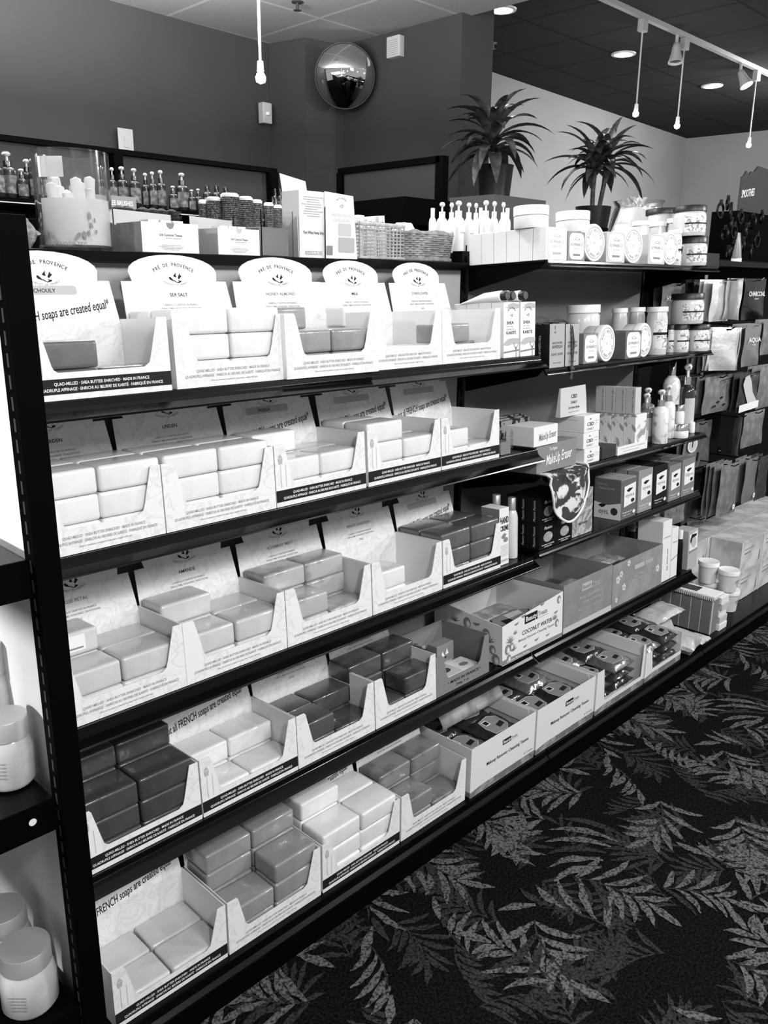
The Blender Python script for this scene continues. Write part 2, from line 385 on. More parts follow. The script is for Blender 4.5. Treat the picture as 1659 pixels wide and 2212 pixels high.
def carton_meshes(W, D):
    th = .0014; out = {}
    b = MB(); b.box(0, W, th, D-th, 0, th, 1); b.prism(frontpoly(W, CH), 'y', 0, th)
    for x in (0, W-th): b.box(x, x+th, th, D, 0, CH-.001, 1)
    b.box(th, W-th, D-th, D, 0, CH-.004); out['tray'] = b.mesh('tray', [PAPER, INNER])
    b = MB(); p = [(.002, 0), (W-.002, 0), (W-.006, .066), (W-.026, .066), (W-.0225, .082)]
    c = W/2; hw = c-.0225
    p += [(c+hw*math.cos(math.radians(a)), .082+.030*math.sin(math.radians(a))) for a in range(15, 180, 15)]
    p += [(.0225, .082), (.026, .066), (.006, .066)]
    b.prism(p, 'y', -.001, 0); out['card'] = b.mesh('header_card', PAPER)
    return out
def logo(mb, cx, cz, s=1):
    for q in BIRD: flat(mb, [(cx+x*s, cz+z*s) for x, z in q], -.0014, 0)
def headprint(W, kind, scent):
    b = MB(); c = W/2
    arc_into(b, 'PRÉ DE PROVENCE', c, .020, .0720, .0085, True, 1.05, -.0014)
    logo(b, c+.001, .072, .95)
    arc_into(b, 'PRODUCT OF FRANCE', c, .108, .050, .0045, False, .95, -.0014, 1)
    if kind == 'A':
        if scent: text_into(b, scent, c, .040, h=.0085, y=-.0014, mi=0 if len(scent) < 9 else 1)
        text_into(b, 'CAREFULLY CRAFTED IN FRANCE', c, .024, width=.068, y=-.0014, mi=1)
        text_into(b, 'USING TIME HONORED TRADITIONS', c, .0175, width=.080, y=-.0014, mi=1)
        text_into(b, '250G', c, .0075, h=.0055, y=-.0014, mi=1)
    else:
        flat(b, rrect(c-.055, c+.047, .044, .058, .005), -.0012, 2)
        if scent: text_into(b, scent, c-.012, .0475, h=.0085, y=-.0015)
        text_into(b, 'not all FRENCH soaps are created equal*', c, .008, h=.0205, width=W*.88, y=-.0014, shear=.35, rot=8.5)
    return b.mesh('printing', [INK, INKG, INKL])
def frontprint(W, kind):
    b = MB(); c = W/2; m = 0
    if kind == 'B': flat(b, [(0, .0085), (W, .0085), (W, .0295), (0, .0295)], -.0004, 1); m = 2
    z = (.0205, .0125) if kind == 'B' else (.0235, .0155)
    text_into(b, 'QUAD-MILLED · SHEA BUTTER ENRICHED · MADE IN FRANCE', c, z[0], width=W*.66, h=.0062, y=-.0008, mi=m)
    text_into(b, 'QUADRUPLE AFFINAGE · ENRICHI AU BEURRE DE KARITÉ · FABRIQUÉ EN FRANCE', c, z[1], width=W*.86, h=.0062, y=-.0008, mi=m)
    if kind == 'A': text_into(b, 'Due to moisture content in soap bars, weight will vary', c, .0085, width=W*.42, h=.004, y=-.0008, mi=m)
    else:
        for dx in (0, .011):                                             # the drawn street lamp beside the cut-out
            b.add([(.012+dx, -.0006, .034), (.0127+dx, -.0006, .034), (.0127+dx, -.0006, .075), (.012+dx, -.0006, .075)], [(0, 1, 2, 3)], 3)
            if dx: break
        flat(b, [(.009, .076), (.016, .076), (.0175, .086), (.0075, .086)], -.0006, 3); flat(b, [(.0075, .087), (.0175, .087), (.0125, .094)], -.0006, 3)
    return b.mesh('printing', [mat('soft_grey_ink', .34, .6), INK, INKW, INKL])
CM = {}; BARW, BARD, BARH = .1015, .0655, .0395
bb = MB(); bb.box(-BARW/2, BARW/2, -BARD/2, BARD/2, 0, BARH); BARM = bb.mesh('wrapped_soap_bar', SOAP['w'], smooth=60, bev=.006, seg=3)
BARS = {}
for k_, m_ in SOAP.items():
    BARS[k_] = BARM.copy(); BARS[k_].materials.clear(); BARS[k_].materials.append(m_)
colname = {'w': 'white', 'l': 'pale', 'g': 'oat grey', 'm': 'herb-flecked pale', 'n': 'speckled grey', 'd': 'dark', 'e': 'dark speckled', 'k': 'mid-grey'}
ordn = ['leftmost', 'second', 'third', 'fourth', 'fifth']
def carton(sh, i, x0, W, kind, scent, soap, stacks, v=.0, rz=0, D=.140, lean=14):
    """stacks: {(column, depth row): number of bars}, columns L/R, rows F/B"""
    key = (round(W, 3), D)
    if key not in CM: CM[key] = carton_meshes(W, D)
    r = int(sh[1]); where = ('%s carton on the %s soap shelf' % (ordn[i], rown[r])).replace('leftmost carton', 'leftmost carton')
    mw = SM(sh, x0, v, .0004, rz)
    t = thing('soap_display_carton', ('white open-front soap carton%s, %s' % ((' headed ' + scent.title()) if scent else '', where)), 'carton', mw, 'soap display cartons')
    mko('tray', CM[key]['tray'], t)
    h = mko('header_card', CM[key]['card'], t); h.matrix_local = T(0, D-.0005, CH-.005) @ RX(-lean)
    p = mko('printing', headprint(W, kind, scent), h)
    p = mko('printing', frontprint(W, kind), t)
    if scent == 'AMANDE':
        q = decal(t, -.0006, [([(.0005, .0), (.005, .002), (.010, .012), (.014, .014), (.022, .024), (.028, .030), (.033, .032), (.030, .045), (.0235, CH-.004), (.020, CH), (.0005, CH)], 0)], [WHITEB], 'torn_patch')
    for (c, d), n in stacks.items():
        for k in range(n):
            jx, jy = random.uniform(-.001, .001), random.uniform(-.0012, .0012)
            x = W/2+(-1 if c == 'L' else 1)*(BARW/2+.0012)+jx; y = .004+BARD/2+.001+(0 if d == 'F' else BARD+.0015)+jy
            o = mko('soap_bar', BARS[soap]); o.matrix_world = mw @ T(x, y, .0016+k*(BARH+.0006)) @ RZ(random.uniform(-1, 1))
            if scent == 'ROSE PETAL' and (c, d, k) == ('L', 'B', n-1):
                decal(o, -BARD/2-.0006, [([(-.030, .008), (.028, .008), (.028, .034), (-.030, .034)], 0), ([(-.026, .026), (-.014, .026), (-.014, .030), (-.026, .030)], 1), ([(-.006, .011), (.024, .011), (.024, .014), (-.006, .014)], 1)], [WHITEB, INKG], 'price_sticker')
            lev = 'topmost' if k == n-1 and n > 1 else ('lone' if n == 1 else ('lowest' if k == 0 else ('middle' if k == 1 else 'upper middle')))
            tag(o, '%s soap bar, %s, %s %s stack, %s carton, %s soap shelf' % (colname[soap], lev, 'front' if d == 'F' else 'rear', 'left' if c == 'L' else 'right', ordn[i], rown[r]), 'soap', 'wrapped soap bars, ' + where)
    return t
def S(fl_, fr, bl, br): return {('L', 'F'): fl_, ('R', 'F'): fr, ('L', 'B'): bl, ('R', 'B'): br}
def row(sh, xs, specs):
    for i, (x, sp) in enumerate(zip(xs, specs)):
        W = sp[0]; carton(sh, i, x, W, *sp[1:5], **(sp[5] if len(sp) > 5 else {}))
row('r1', [.462, .693, .902, 1.118, 1.318], [
    (.222, 'B', 'PATCHOULY', 'k', S(2, 1, 1, 0)), (.217, 'A', 'SEA SALT', 'w', S(3, 3, 3, 3)),
    (.215, 'A', 'HONEY ALMOND', 'g', S(2, 2, 3, 2), dict(v=-.010, rz=-1.5)), (.199, 'A', 'MILK', 'w', dict(S(1, 1, 3, 1))), (.196, 'A', 'STARFLOWER', 'g', S(2, 0, 1, 1))])
row('r2', [.453, .655, .875, 1.100, 1.317], [
    (.200, 'A', 'GARDEN', 'w', S(3, 3, 3, 3)), (.218, 'A', 'LINDEN', 'w', S(3, 3, 3, 3)), (.218, 'B', 'FREESIA', 'w', S(2, 2, 3, 2)),
    (.214, 'B', '', 'w', S(3, 2, 3, 2)), (.200, 'B', '', 'w', S(2, 1, 2, 1))])
row('r3', [.453, .670, .886, 1.107, 1.325], [
    (.217, 'A', 'ROSE PETAL', 'l', S(2, 2, 3, 2)), (.214, 'A', 'AMANDE', 'l', S(2, 2, 3, 2)), (.218, 'A', 'ROSEMARY MINT', 'm', S(2, 1, 3, 3)),
    (.214, 'A', 'WHITE GARDENIA', 'w', S(2, 0, 1, 0)), (.208, 'B', '', 'k', S(3, 3, 3, 3))])
row('r4', [.461, .682, .898, 1.108], [
    (.218, 'B', '', 'd', S(3, 3, 4, 4)), (.214, 'B', '', 'w', S(1, 1, 2, 2)), (.207, 'A', '', 'e', S(2, 1, 2, 2)), (.192, 'A', '', 'e', S(1, 2, 3, 3))])
row('r5', [.464, .684, .906, 1.130], [
    (.216, 'B', '', 'l', S(1, 1, 1, 1)), (.217, 'A', '', 'g', S(2, 3, 4, 4)), (.219, 'B', '', 'w', S(3, 3, 4, 3)), (.217, 'A', '', 'n', S(2, 1, 3, 3))])
# the left post at the end of the gondola
PT = thing('slotted_post', 'tall black slotted post with a white end panel, left end of the shelving', 'post')
b = MB(); b.box(.4055, .4398, 1.030, 1.060, 0, 1.343); b.obj('post', BLKM, PT, bev=.0008)
b = MB()
for k in range(46):
    z = .08+k*.0265; b.box(.4048, .4054, 1.040, 1.0445, z, z+.017)
b.obj('slots', mat('worn_slot_edges', .035, .5), PT)
# ------------------------------------------------------------------ boxes, jars and bottles
def boxm(W, D, Hh, bev=.0008):
    b = MB(); b.box(0, W, 0, D, 0, Hh); return b, bev
def solid(name, label, cat, mw, W, D, Hh, m, group=None, bev=.0008):
    b, _ = boxm(W, D, Hh); o = b.obj(name, m, bev=bev, seg=1, mw=mw); tag(o, label, cat, group); return o
def fit(sh, v, pl, pr, pt, up=0):
    """front-bottom corners seen at pl / pr, front top edge at height pt -> x, width, height"""
    Y = SH[sh][0]+v; z = sz(sh, Y)+up; x0 = Xat(pl, Y, z); x1 = Xat(pr, Y, z); h = Zat(pt, x0, Y)-z
    return x0, x1-x0, h
def dep_of(sh, v, pl, pback, up=0):
    """depth of a box whose front-left edge is seen at pl and back-left edge at pback"""
    Y = SH[sh][0]+v; z = sz(sh, Y)+up; x0 = Xat(pl, Y, z)
    k = (pback-PCX)/FPX; zz = z-H
    # solve Y for px = pback with X fixed
    Yb = -((RR.x-k*FF.x)*x0 + (RR.z-k*FF.z)*zz)/(RR.y-k*FF.y)
    return Yb-Y
def sbox(sh, v, pl, pr, pt, d, name, label, cat, m, group=None, up=0, rz=0):
    x, W, h = fit(sh, v, pl, pr, pt, up)
    return solid(name, label, cat, SM(sh, x, v, up+.0004, rz), W, d, h, m, group), W, h, x
def jar(name, label, mw, r, h, body=PLW, lid=PLW, lidh=.016, group=None, shoulder=True, inside=None, lab=None):
    t = thing(name, label, 'jar', mw, group)
    bh = h-lidh
    b = MB(); pr = [(r*.93, 0), (r*.98, .003), (r*.98, bh*.86), (r*.9, bh*.95 if shoulder else bh*.98), (r*.88, bh)]
    b.lathe([(.0001, 0)]+pr+[(.0001, bh)], 28, cap=False); b.obj('body', body, t, smooth=50)
    b = MB(); b.lathe([(.0001, bh-.001), (r, bh-.001), (r, h-.0015), (r-.0015, h), (.0001, h)], 28, cap=False); b.obj('lid', lid, t, smooth=50)
    if inside:
        b = MB(); b.lathe([(.0001, .003), (r*.92, .003), (r*.92, bh*.8), (.0001, bh*.8)], 20, cap=False); b.obj('contents', inside, t, smooth=50)
    if lab:
        b = MB(); n = 18; a0, a1 = -170, -10
        for z0, z1, mi in ((bh*.14, bh*.80, 0), (bh*.46, bh*.52, 1)):
            vs = []; rr = r*(.988 if mi == 0 else .991)
            for i in range(n+1):
                a = math.radians(a0+(a1-a0)*i/n); vs += [(rr*math.cos(a), rr*math.sin(a), z0), (rr*math.cos(a), rr*math.sin(a), z1)]
            b.add(vs, [(2*i, 2*i+2, 2*i+3, 2*i+1) for i in range(n)], mi)
        b.obj('label', [lab, INK], t, smooth=True)
        rr = r*.998
        for (aa, z, s_, k) in ((-48, bh*.49, bh*.13, 24), (-48, bh*.24, bh*.07, 4)):
            cx, cy = rr*math.cos(math.radians(aa)), rr*math.sin(math.radians(aa))
            q = decal(t, 0, [(ell(0, 0, s_, s_, k), 0)], [INK], 'seal'); q.matrix_local = T(cx, cy, z) @ RZ(aa+90)
    return t
def tin(sh, v, px, py, pw, ph, n, where):
    """white jar lying on its side, lid facing the aisle"""
    Y = SH[sh][0]+v; z0 = sz(sh, Y); r = ph/2/FPX*dep((Xat(px, Y, z0), Y, z0)); X = Xat(px, Y, z0+r)
    t = thing('body_butter_jar', 'white jar on its side, printed lid outward, %s' % where, 'jar', SM(sh, X, v, r+.0004) @ RZ(-n), 'jars turned on their side')
    b = MB(); b.lathe([(.0001, 0), (r-.001, 0), (r, .0015), (r, .017), (r*.95, .0175), (r*.95, .05), (r*.9, .053), (.0001, .053)], 36, cap=False)
    o = b.obj('body', PLW, t, smooth=50); o.matrix_local = RX(-90)
    b = MB(); e = ell(0, 0, r*.84, r*.84, 36); f = ell(0, 0, r*.81, r*.81, 36)
    b.add([(x, -.0004, z) for x, z in e]+[(x, -.0004, z) for x, z in f], [(i, (i+1) % 36, 36+(i+1) % 36, 36+i) for i in range(36)])
    arc_into(b, 'BODY BUTTER', 0, 0, r*.58, r*.20, True, 2.3, -.0005)
    arc_into(b, 'OLD WHALING CO', 0, 0, r*.74, r*.20, False, 2.6, -.0005)
    arc_into(b, '~~~~~~~~~', 0, 0, r*.34, r*.2, True, 3.6, -.0005, 1); text_into(b, '▪', 0, -r*.1, h=r*.3, y=-.0005, mi=1)
    b.obj('lid_printing', [INKG, INKL], t)
    return t
def ow_label(par, W, h, x=0, z=0, y=-.0006, dark=INKG):
    b = MB(); flat(b, rrect(x+W*.07, x+W*.93, z+h*.05, z+h*.95, W*.2), y, 0)
    y2 = y-.0002; c = x+W/2
    flat(b, [(c-W*.14, z+h*.76), (c+W*.0, z+h*.80), (c+W*.12, z+h*.77), (c+W*.18, z+h*.73), (c+W*.10, z+h*.70), (c-W*.1, z+h*.71)], y2, 1)
    flat(b, [(c-W*.12, z+h*.755), (c, z+h*.785), (c+W*.11, z+h*.76), (c+W*.09, z+h*.715), (c-W*.08, z+h*.725)], y2-.0001, 0)
    text_into(b, 'OLD WHALING CO', c, z+h*.52, width=W*.70, h=h*.13, y=y2, mi=1)
    text_into(b, 'BODY BUTTER', c, z+h*.40, width=W*.34, h=h*.05, y=y2, mi=2)
    flat(b, [(c-W*.2, z+h*.17), (c+W*.2, z+h*.17), (c+W*.2, z+h*.24), (c-W*.2, z+h*.24)], y2, 1)
    o = b.obj('label', [WHITEB, dark, INKL], par); return o
# ---- top shelf of the right bay
sh = 's1'
x, W, h = fit(sh, 0, 1180, 1225, 489)
d = (dep_of(sh, 0, 1180, 1014))/6
ords = ['front', 'second', 'third', 'fourth', 'fifth', 'rearmost']
for k in range(6):
    o = solid('boxed_soap', 'plain white soap box, %s of the six standing in a file along the shelf end' % ords[k], 'box', SM(sh, x, .001+k*d, .0004), W, d-.0012, h, WHITEB, 'file of white soap boxes')
    if k == 0: ow_label(o, W, h, dark=INKL)
for i, (a, b_, pt, m, lab) in enumerate([(1226, 1263, 499, GREYB, 'between the white file and the first round lid'), (1309, 1349, 500, LGREYB, 'between the first two round lids'), (1399, 1435, 506, LGREYB, 'between the last two round lids')]):
    o, W2, h2, x2 = sbox(sh, .002, a, b_, pt, .07, 'boxed_soap', 'labelled grey soap box '+lab, 'box', m, 'grey labelled soap boxes')
    ow_label(o, W2, h2)
tin(sh, .004, 1286, 526, 44, 78, 3, 'nearest on the top shelf'); tin(sh, .004, 1370, 534, 40, 75, 3, 'middle of the three on the top shelf'); tin(sh, .004, 1450, 537, 34, 68, 3, 'farthest of the three on the top shelf')
Yt = SH[sh][0]
def upjar(sh, v, up, pl, pr, pt, label, **k):
    Y = SH[sh][0]+v; z = sz(sh, Y)+up; cx = Xat((pl+pr)/2, Y, z); r = (pr-pl)/2/FPX*dep((cx, Y, z)); hh = Zat(pt, cx, Y)-z
    nm = k.pop('name', 'cream_jar')
    return jar(nm, label, SM(sh, cx, v, up+.0005), r, hh, **k)
LABM = mat('floral_label_paper', .74, .5, dark=.25, nscale=70, lo=.40, hi=.47, detail=5, dist=1.5)
SALT = mat('bath_salt', .62, .8, noise=.3, nscale=200); FROST = mat('frosted_jar', .62, .25, spec=.6, coat=.3)
upjar(sh, .060, h+.0008, 1112, 1188, 446, 'large white screw-top jar standing on the file of white soap boxes', lidh=.020)
upjar(sh, .055, h2*.93, 1203, 1276, 458, 'large white screw-top jar standing above the first grey soap box', lidh=.020)
solid('boxed_soap', 'grey soap box behind the front row, under the second upright white jar', 'box', SM(sh, x+W+.004, .075, .0004), .085, .07, h2*.925, LGREYB)
for i, (a, b_, pt, v) in enumerate([(1325, 1357, 486, .12), (1362, 1399, 478, .125), (1399, 1436, 480, .115), (1437, 1476, 472, .07)]):
    upjar(sh, v, 0, a, b_, pt, 'glass bath salt jar with a white lid, %s of four behind the round lids' % ords[i].replace('front', 'nearest'), body=FROST, lid=PLW, lidh=.012, name='bath_salt_jar', group='white-lidded bath salt jars on the top shelf')
BL = mat('black_plastic_lid', .012, .4)
upjar(sh, .02, 0, 1458, 1524, 513, 'black-lidded scrub jar, lower of the stacked pair on the top shelf', body=FROST, lid=BL, lidh=.017, lab=LABM, name='scrub_jar', shoulder=False)
Yj = Yt+.02; zj = sz(sh, Yj); hl = Zat(513, Xat(1491, Yj, zj), Yj)-zj
upjar(sh, .02, hl+.001, 1456, 1525, 446, 'black-lidded scrub jar, upper of the stacked pair on the top shelf', body=FROST, lid=BL, lidh=.015, lab=LABM, name='scrub_jar', shoulder=False)
upjar(sh, .13, 0, 1391, 1458, 452, 'tall scrub jar with a black lid behind the white-lidded jars', body=FROST, lid=BL, lidh=.015, lab=LABM, name='scrub_jar', shoulder=False)
upjar(sh, .03, 0, 1441, 1470, 497, 'small labelled scrub jar wedged behind the farthest round lid', body=FROST, lid=PLW, lidh=.010, lab=LABM, name='scrub_jar')
sbox(sh, .03, 1526, 1553, 546, .09, 'display_stand', 'small black slanted stand at the far end of the top shelf', 'stand', BLKB)
# ---- shea butter hand cream boxes at the end of the first soap shelf
sh = 'r1'
def shea_print(o, W, h):
    b = MB(); c = W/2
    flat(b, [(W*.05, h*.90), (W*.25, h*.91), (W*.3, h*.96), (W*.6, h*.985), (W*.97, h*.96), (W*.97, h*.885), (W*.6, h*.875), (W*.35, h*.885)], -.0004, 1)
    arc_into(b, 'PRÉ DE PROVENCE', c, h*.77, W*.25, W*.075, True, 1.9, -.0005)
    for q in BIRD: flat(b, [(c+x_*.35, h*.765+z_*.35) for x_, z_ in q], -.0005, 0)
    text_into(b, 'SHEA', W*.40, h*.605, width=W*.45, h=h*.08, y=-.0005); text_into(b, 'BUTTER', W*.40, h*.555, width=W*.40, h=h*.03, y=-.0005, mi=1)
    text_into(b, 'BEURRE DE', W*.42, h*.505, width=W*.5, h=h*.03, y=-.0005, mi=1); text_into(b, 'KARITÉ', W*.47, h*.425, width=W*.62, h=h*.08, y=-.0005)
    flat(b, [(0, h*.26), (W*.25, h*.34), (W*.6, h*.355), (W, h*.34), (W, h*.27), (W*.8, h*.24), (W*.55, h*.25), (W*.3, h*.22), (0, h*.235)], -.0004, 1)
    flat(b, [(0, h*.085), (W, h*.115), (W, h*.145), (0, h*.115)], -.0004, 2)
    for q in ([(W*.79, 0), (W*.83, 0), (W*.81, h*.2), (W*.78, h*.2)], [(W*.79, h*.15), (W*.62, h*.27), (W*.60, h*.265), (W*.77, h*.14)], [(W*.80, h*.15), (W*.95, h*.27), (W*.97, h*.265), (W*.82, h*.14)]): flat(b, q, -.0006, 2)
    return b.obj('printing', [INK, INKL, INKG], o)
xa, Wa, ha = fit(sh, .004, 1088, 1121, 653)
xb = Xat(1124, SH[sh][0]+.004, SH[sh][1])
for c_, xx in enumerate((xa, xb)):
    for k in range(4):
        o = solid('hand_cream_box', 'white shea hand cream box, %s of the %s file, beside the last top-shelf soap carton' % (ords[k], 'left' if c_ == 0 else 'right'), 'box', SM(sh, xx, .004+k*.036, .0004), Wa, .0348, ha, WHITEB, 'shea hand cream boxes')
        if k == 0: shea_print(o, Wa, ha); txt('beurre de karité crème mains', o, (-.0004, .018, ha*.5), h=.006, width=.06, face='left', rot=90, m=INKG)
for i, (dx, yv) in enumerate(((.006, .01), (.034, .014), (.068, .006))):
    mw = SM(sh, xa+dx, yv, ha+.0135) @ RX(-3)
    t = thing('hand_cream_tube', 'white hand cream tube with a black cap lying on the hand cream boxes, %s' % ('leftmost', 'middle', 'rightmost')[i], 'tube', mw, 'hand cream tubes on the boxes')
    b = MB(); n = 16; vs = []
    for (y, rx, rz_) in ((0, .006, .006), (.004, .0125, .0125), (.05, .0125, .0115), (.115, .015, .001)):
        for j in range(n): a = 2*math.pi*j/n; vs.append((rx*math.cos(a), y, rz_*math.sin(a)-(0 if y < .1 else .008)))
    b.add(vs, [(i2*n+j, i2*n+(j+1) % n, (i2+1)*n+(j+1) % n, (i2+1)*n+j) for i2 in range(3) for j in range(n)]+[tuple(range(n)), tuple(3*n+j for j in range(n))]); b.obj('body', PLW, t, smooth=50)
    b = MB(); b.lathe([(.009, -.012), (.0105, -.010), (.0105, .002), (.009, .003)], 10); o = b.obj('cap', BL, t, smooth=40); o.matrix_local = RX(-90)
    txt('SHEA KARITÉ', t, (0, .05, .0118), h=.010, width=.05, face='top', rot=90)
# ---- second shelf of the right bay
sh = 's2'
def ropebox(i, a, b_):
    x_, W_, h_ = fit(sh, -.004, a, b_, 700)
    o = solid('soap_on_a_rope_box', 'tall grey rope soap box, %s' % ('left one of the pair' if i == 0 else 'right one with the rope hanging over its front'), 'box', SM(sh, x_, -.004, .0004), W_-.001, .075, h_, BLKB, 'soap on a rope boxes')
    b = MB(); flat(b, [(.0005, .0005), (W_-.0015, .0005), (W_-.0015, h_-.0005), (.0005, h_-.0005)], -.0004, 0)
    c = W_/2
    flat(b, [(c-.0104, h_*.79), (c-.0096, h_*.79), (c-.0096, h_*.92), (c-.0104, h_*.92)], -.0006, 1)
    flat(b, ell(c-.010, h_*.93, .002, .002, 10), -.0006, 1); flat(b, [(c-.016, h_*.82), (c-.0145, h_*.80), (c-.010, h_*.785), (c-.0055, h_*.80), (c-.004, h_*.82), (c-.010, h_*.795)], -.0006, 1)
    flat(b, [(c-.014, h_*.89), (c-.006, h_*.89), (c-.006, h_*.897), (c-.014, h_*.897)], -.0006, 1)
    text_into(b, 'ANCHORS', c, h_*.54, width=W_*.66, h=h_*.07, y=-.0006, mi=1); text_into(b, 'AWEIGH', c, h_*.44, width=W_*.68, h=h_*.11, y=-.0006, mi=1)
    text_into(b, 'SOAP | ROPE', c, h_*.28, width=W_*.74, h=h_*.08, y=-.0006, mi=1); text_into(b, 'BEST VOYAGES', c, h_*.10, width=W_*.5, h=h_*.035, y=-.0006, mi=1)
    b.obj('front_printing', [mat('kraft_grey_card', .36, .6), INK], o)
    txt('YOU CLEAN UP NICE', o, (-.0004, .03, h_*.45), h=.009, width=.06, face='left', rot=-90, m=INKL)
    return o, x_, W_, h_
ropebox(0, 1186, 1219); _, rx, rW, rh = ropebox(1, 1220, 1250)
ROPE = mat('grey_rope', .10, .8, dark=.03, nscale=300)
Ys = SH[sh][0]; zs = SH[sh][1]
def W3(x_, v_, u_): return SM(sh, x_, v_, u_).translation
b = MB()
pts = [W3(rx-.012, .03, rh+.003), W3(rx, .025, rh+.008), W3(rx+.012, .008, rh+.008), W3(rx+.022, -.004, rh-.003), W3(rx+.0235, -.008, rh-.04), W3(rx+.024, -.009, .03), W3(rx+.022, -.010, -.004), W3(rx+.016, -.010, -.03)]
b.tube(pts, .0023, 8)
pts = [W3(rx-.012, .035, rh+.003), W3(rx+.004, .028, rh+.009), W3(rx+.019, .008, rh+.007), W3(rx+.029, -.004, rh-.006), W3(rx+.031, -.009, rh-.045), W3(rx+.028, -.009, .03), W3(rx+.023, -.010, -.006), W3(rx+.020, -.011, -.032)]
b.tube(pts, .0023, 8); b.lathe([(.001, -.006), (.006, -.002), (.006, .003), (.001, .007)], 10, c=tuple(W3(rx+.0225, -.010, -.006)))
tag(b.obj('rope_loop', ROPE, smooth=50), 'dark rope loop draped over the right rope soap box past the shelf edge', 'rope')
b = MB(); b.tube([W3(rx-rW-.02, .02, rh+.004), W3(rx-rW, .018, rh+.008), W3(rx-.012, .015, rh+.006), W3(rx-.006, .012, rh+.004)], .0028, 8)
tag(b.obj('rope_coil', ROPE, smooth=50), 'short coiled rope lying on top of the left rope soap box', 'rope')
for i, (a, b_, pt, m, lab) in enumerate([(1260, 1291, 722, GREYB, 'left one, behind the hanging rope'), (1350, 1384, 716, mat('dark_grey_soap_box', .11, .5), 'right one, between two round lids')]):
    o, W2, h3, x2 = sbox(sh, .002, a, b_, pt, .07, 'boxed_soap', 'labelled grey soap box on the second shelf, '+lab, 'box', m, 'grey labelled soap boxes on the second shelf'); ow_label(o, W2, h3)
tin(sh, .000, 1313, 746, 42, 78, -4, 'nearer of two on the second shelf'); tin(sh, .006, 1394, 737, 30, 72, -4, 'farther of two on the second shelf')
solid('boxed_soap', 'plain pale soap box behind the first round lid on the second shelf', 'box', SM(sh, Xat(1262, Ys+.08, zs), .085, .0004), .13, .07, .066, WHITEB)
upjar(sh, .085+.035, .067, 1226, 1297, 659, 'large frosted white jar standing on a pale box at the back of the second shelf', lidh=.020, body=FROST)
for i, (a, b_, pt, v) in enumerate([(1319, 1352, 666, .14), (1356, 1390, 664, .12)]):
    upjar(sh, v, 0, a, b_, pt, 'glass bath salt jar with a white lid, %s of two behind the second shelf tins' % ('left' if i == 0 else 'right'), body=FROST, lid=PLW, lidh=.012, name='bath_salt_jar')
upjar(sh, .035, 0, 1394, 1438, 663, 'taller bath salt jar with a white lid and floral label on the second shelf', body=FROST, lid=PLW, lidh=.013, name='bath_salt_jar', lab=LABM)
for i, (a, b_, v, lab) in enumerate([(1436, 1458, .05, 'leftmost'), (1448, 1486, .03, 'middle'), (1480, 1530, .01, 'rightmost')]):
    upjar(sh, v, 0, a, b_, 701, 'squat scrub jar with a black lid, %s in the lower trio on the second shelf' % lab, body=FROST, lid=BL, lidh=.014, lab=LABM, name='scrub_jar', shoulder=False)
Yj = Ys+.02; zj = sz(sh, Yj); hl = Zat(700, Xat(1490, Yj, zj), Yj)-zj
upjar(sh, .025, hl+.001, 1452, 1520, 634, 'wide scrub jar with a black lid stacked on the squat trio', body=FROST, lid=BL, lidh=.017, lab=LABM, name='scrub_jar', shoulder=False)
# ---- third shelf: make-up cloths, serum boxes, bottles
sh = 's3'
Y3, Z3 = SH[sh]
TOWEL = mat('printed_terry_cloth', .62, .95, dark=.05, nscale=26, lo=.50, hi=.57, detail=4, dist=1.2, spec=.1)
xg, Wg, hg = fit(sh, .004, 1159, 1244, 966, .006)
# the cloth lies on the shelf and rolls over its front edge
b = MB(); nx, nv = 22, 26; L = .185; x0 = X1+.012
vs = []
for i in range(nx+1):
    u = i/nx; drop = .125*math.sin(math.pi*min(1, max(0, (u*.98+.02)))**.9)**.55
    for j in range(nv+1):
        t = j/nv; s_ = t*(.16+drop)
        if s_ < .155: v, up = .145-s_, .0032
        else:
            q = s_-.155; v = -.010-.018*min(1, q/.05)-.004*math.sin(u*9+q*40); up = .0032-q*1.0
            if q < .02: v = -.010-.9*q; up = .0032-q*.4
        vs.append(tuple(SM(sh, x0+u*L, v+.004*math.sin(u*7)*(t > .6), up).translation))
b.add(vs, [(i*(nv+1)+j, (i+1)*(nv+1)+j, (i+1)*(nv+1)+j+1, i*(nv+1)+j+1) for i in range(nx) for j in range(nv)])
o = b.obj('cleansing_cloth', TOWEL, smooth=True); md = o.modifiers.new('thick', 'SOLIDIFY'); md.thickness = .0025; md.offset = -1
tag(o, 'dark floral terry make-up cloth with a white hem hanging over the shelf corner', 'cloth')
hem = MB(); ed = [vs[j] for j in range(nv+1)] + [vs[i*(nv+1)+nv] for i in range(1, nx+1)] + [vs[nx*(nv+1)+nv-j] for j in range(1, nv-10)]
hem.tube([Vector(p)+Vector((0, -.001, .001)) for p in ed], .0032, 6); hem.obj('hem', PLW, o, smooth=True)
o = solid('cleansing_cloth_box', 'dark grey make-up cloth box lying on the floral cloth', 'box', SM(sh, xg, .004, .0065), Wg, .155, hg, GREYB)
txt('MakeUp Eraser', o, (Wg*.55, -.0005, hg*.30), h=hg*.52, width=Wg*.66, m=INKW, shear=.35, rot=4); txt('The Original', o, (Wg*.40, -.0005, hg*.76), h=hg*.16, width=Wg*.2, m=INKW, shear=.3)
txt('MakeUp Eraser', o, (-.0005, .06, hg*.4), h=hg*.4, width=.085, m=INKW, shear=.3, face='left')
xw = Xat(1156, Y3-.002, Z3+hg+.007); ww = Xat(1207, Y3-.002, Z3+hg)-xw; hw_ = Zat(925, xw, Y3)-(Z3+hg+.007)
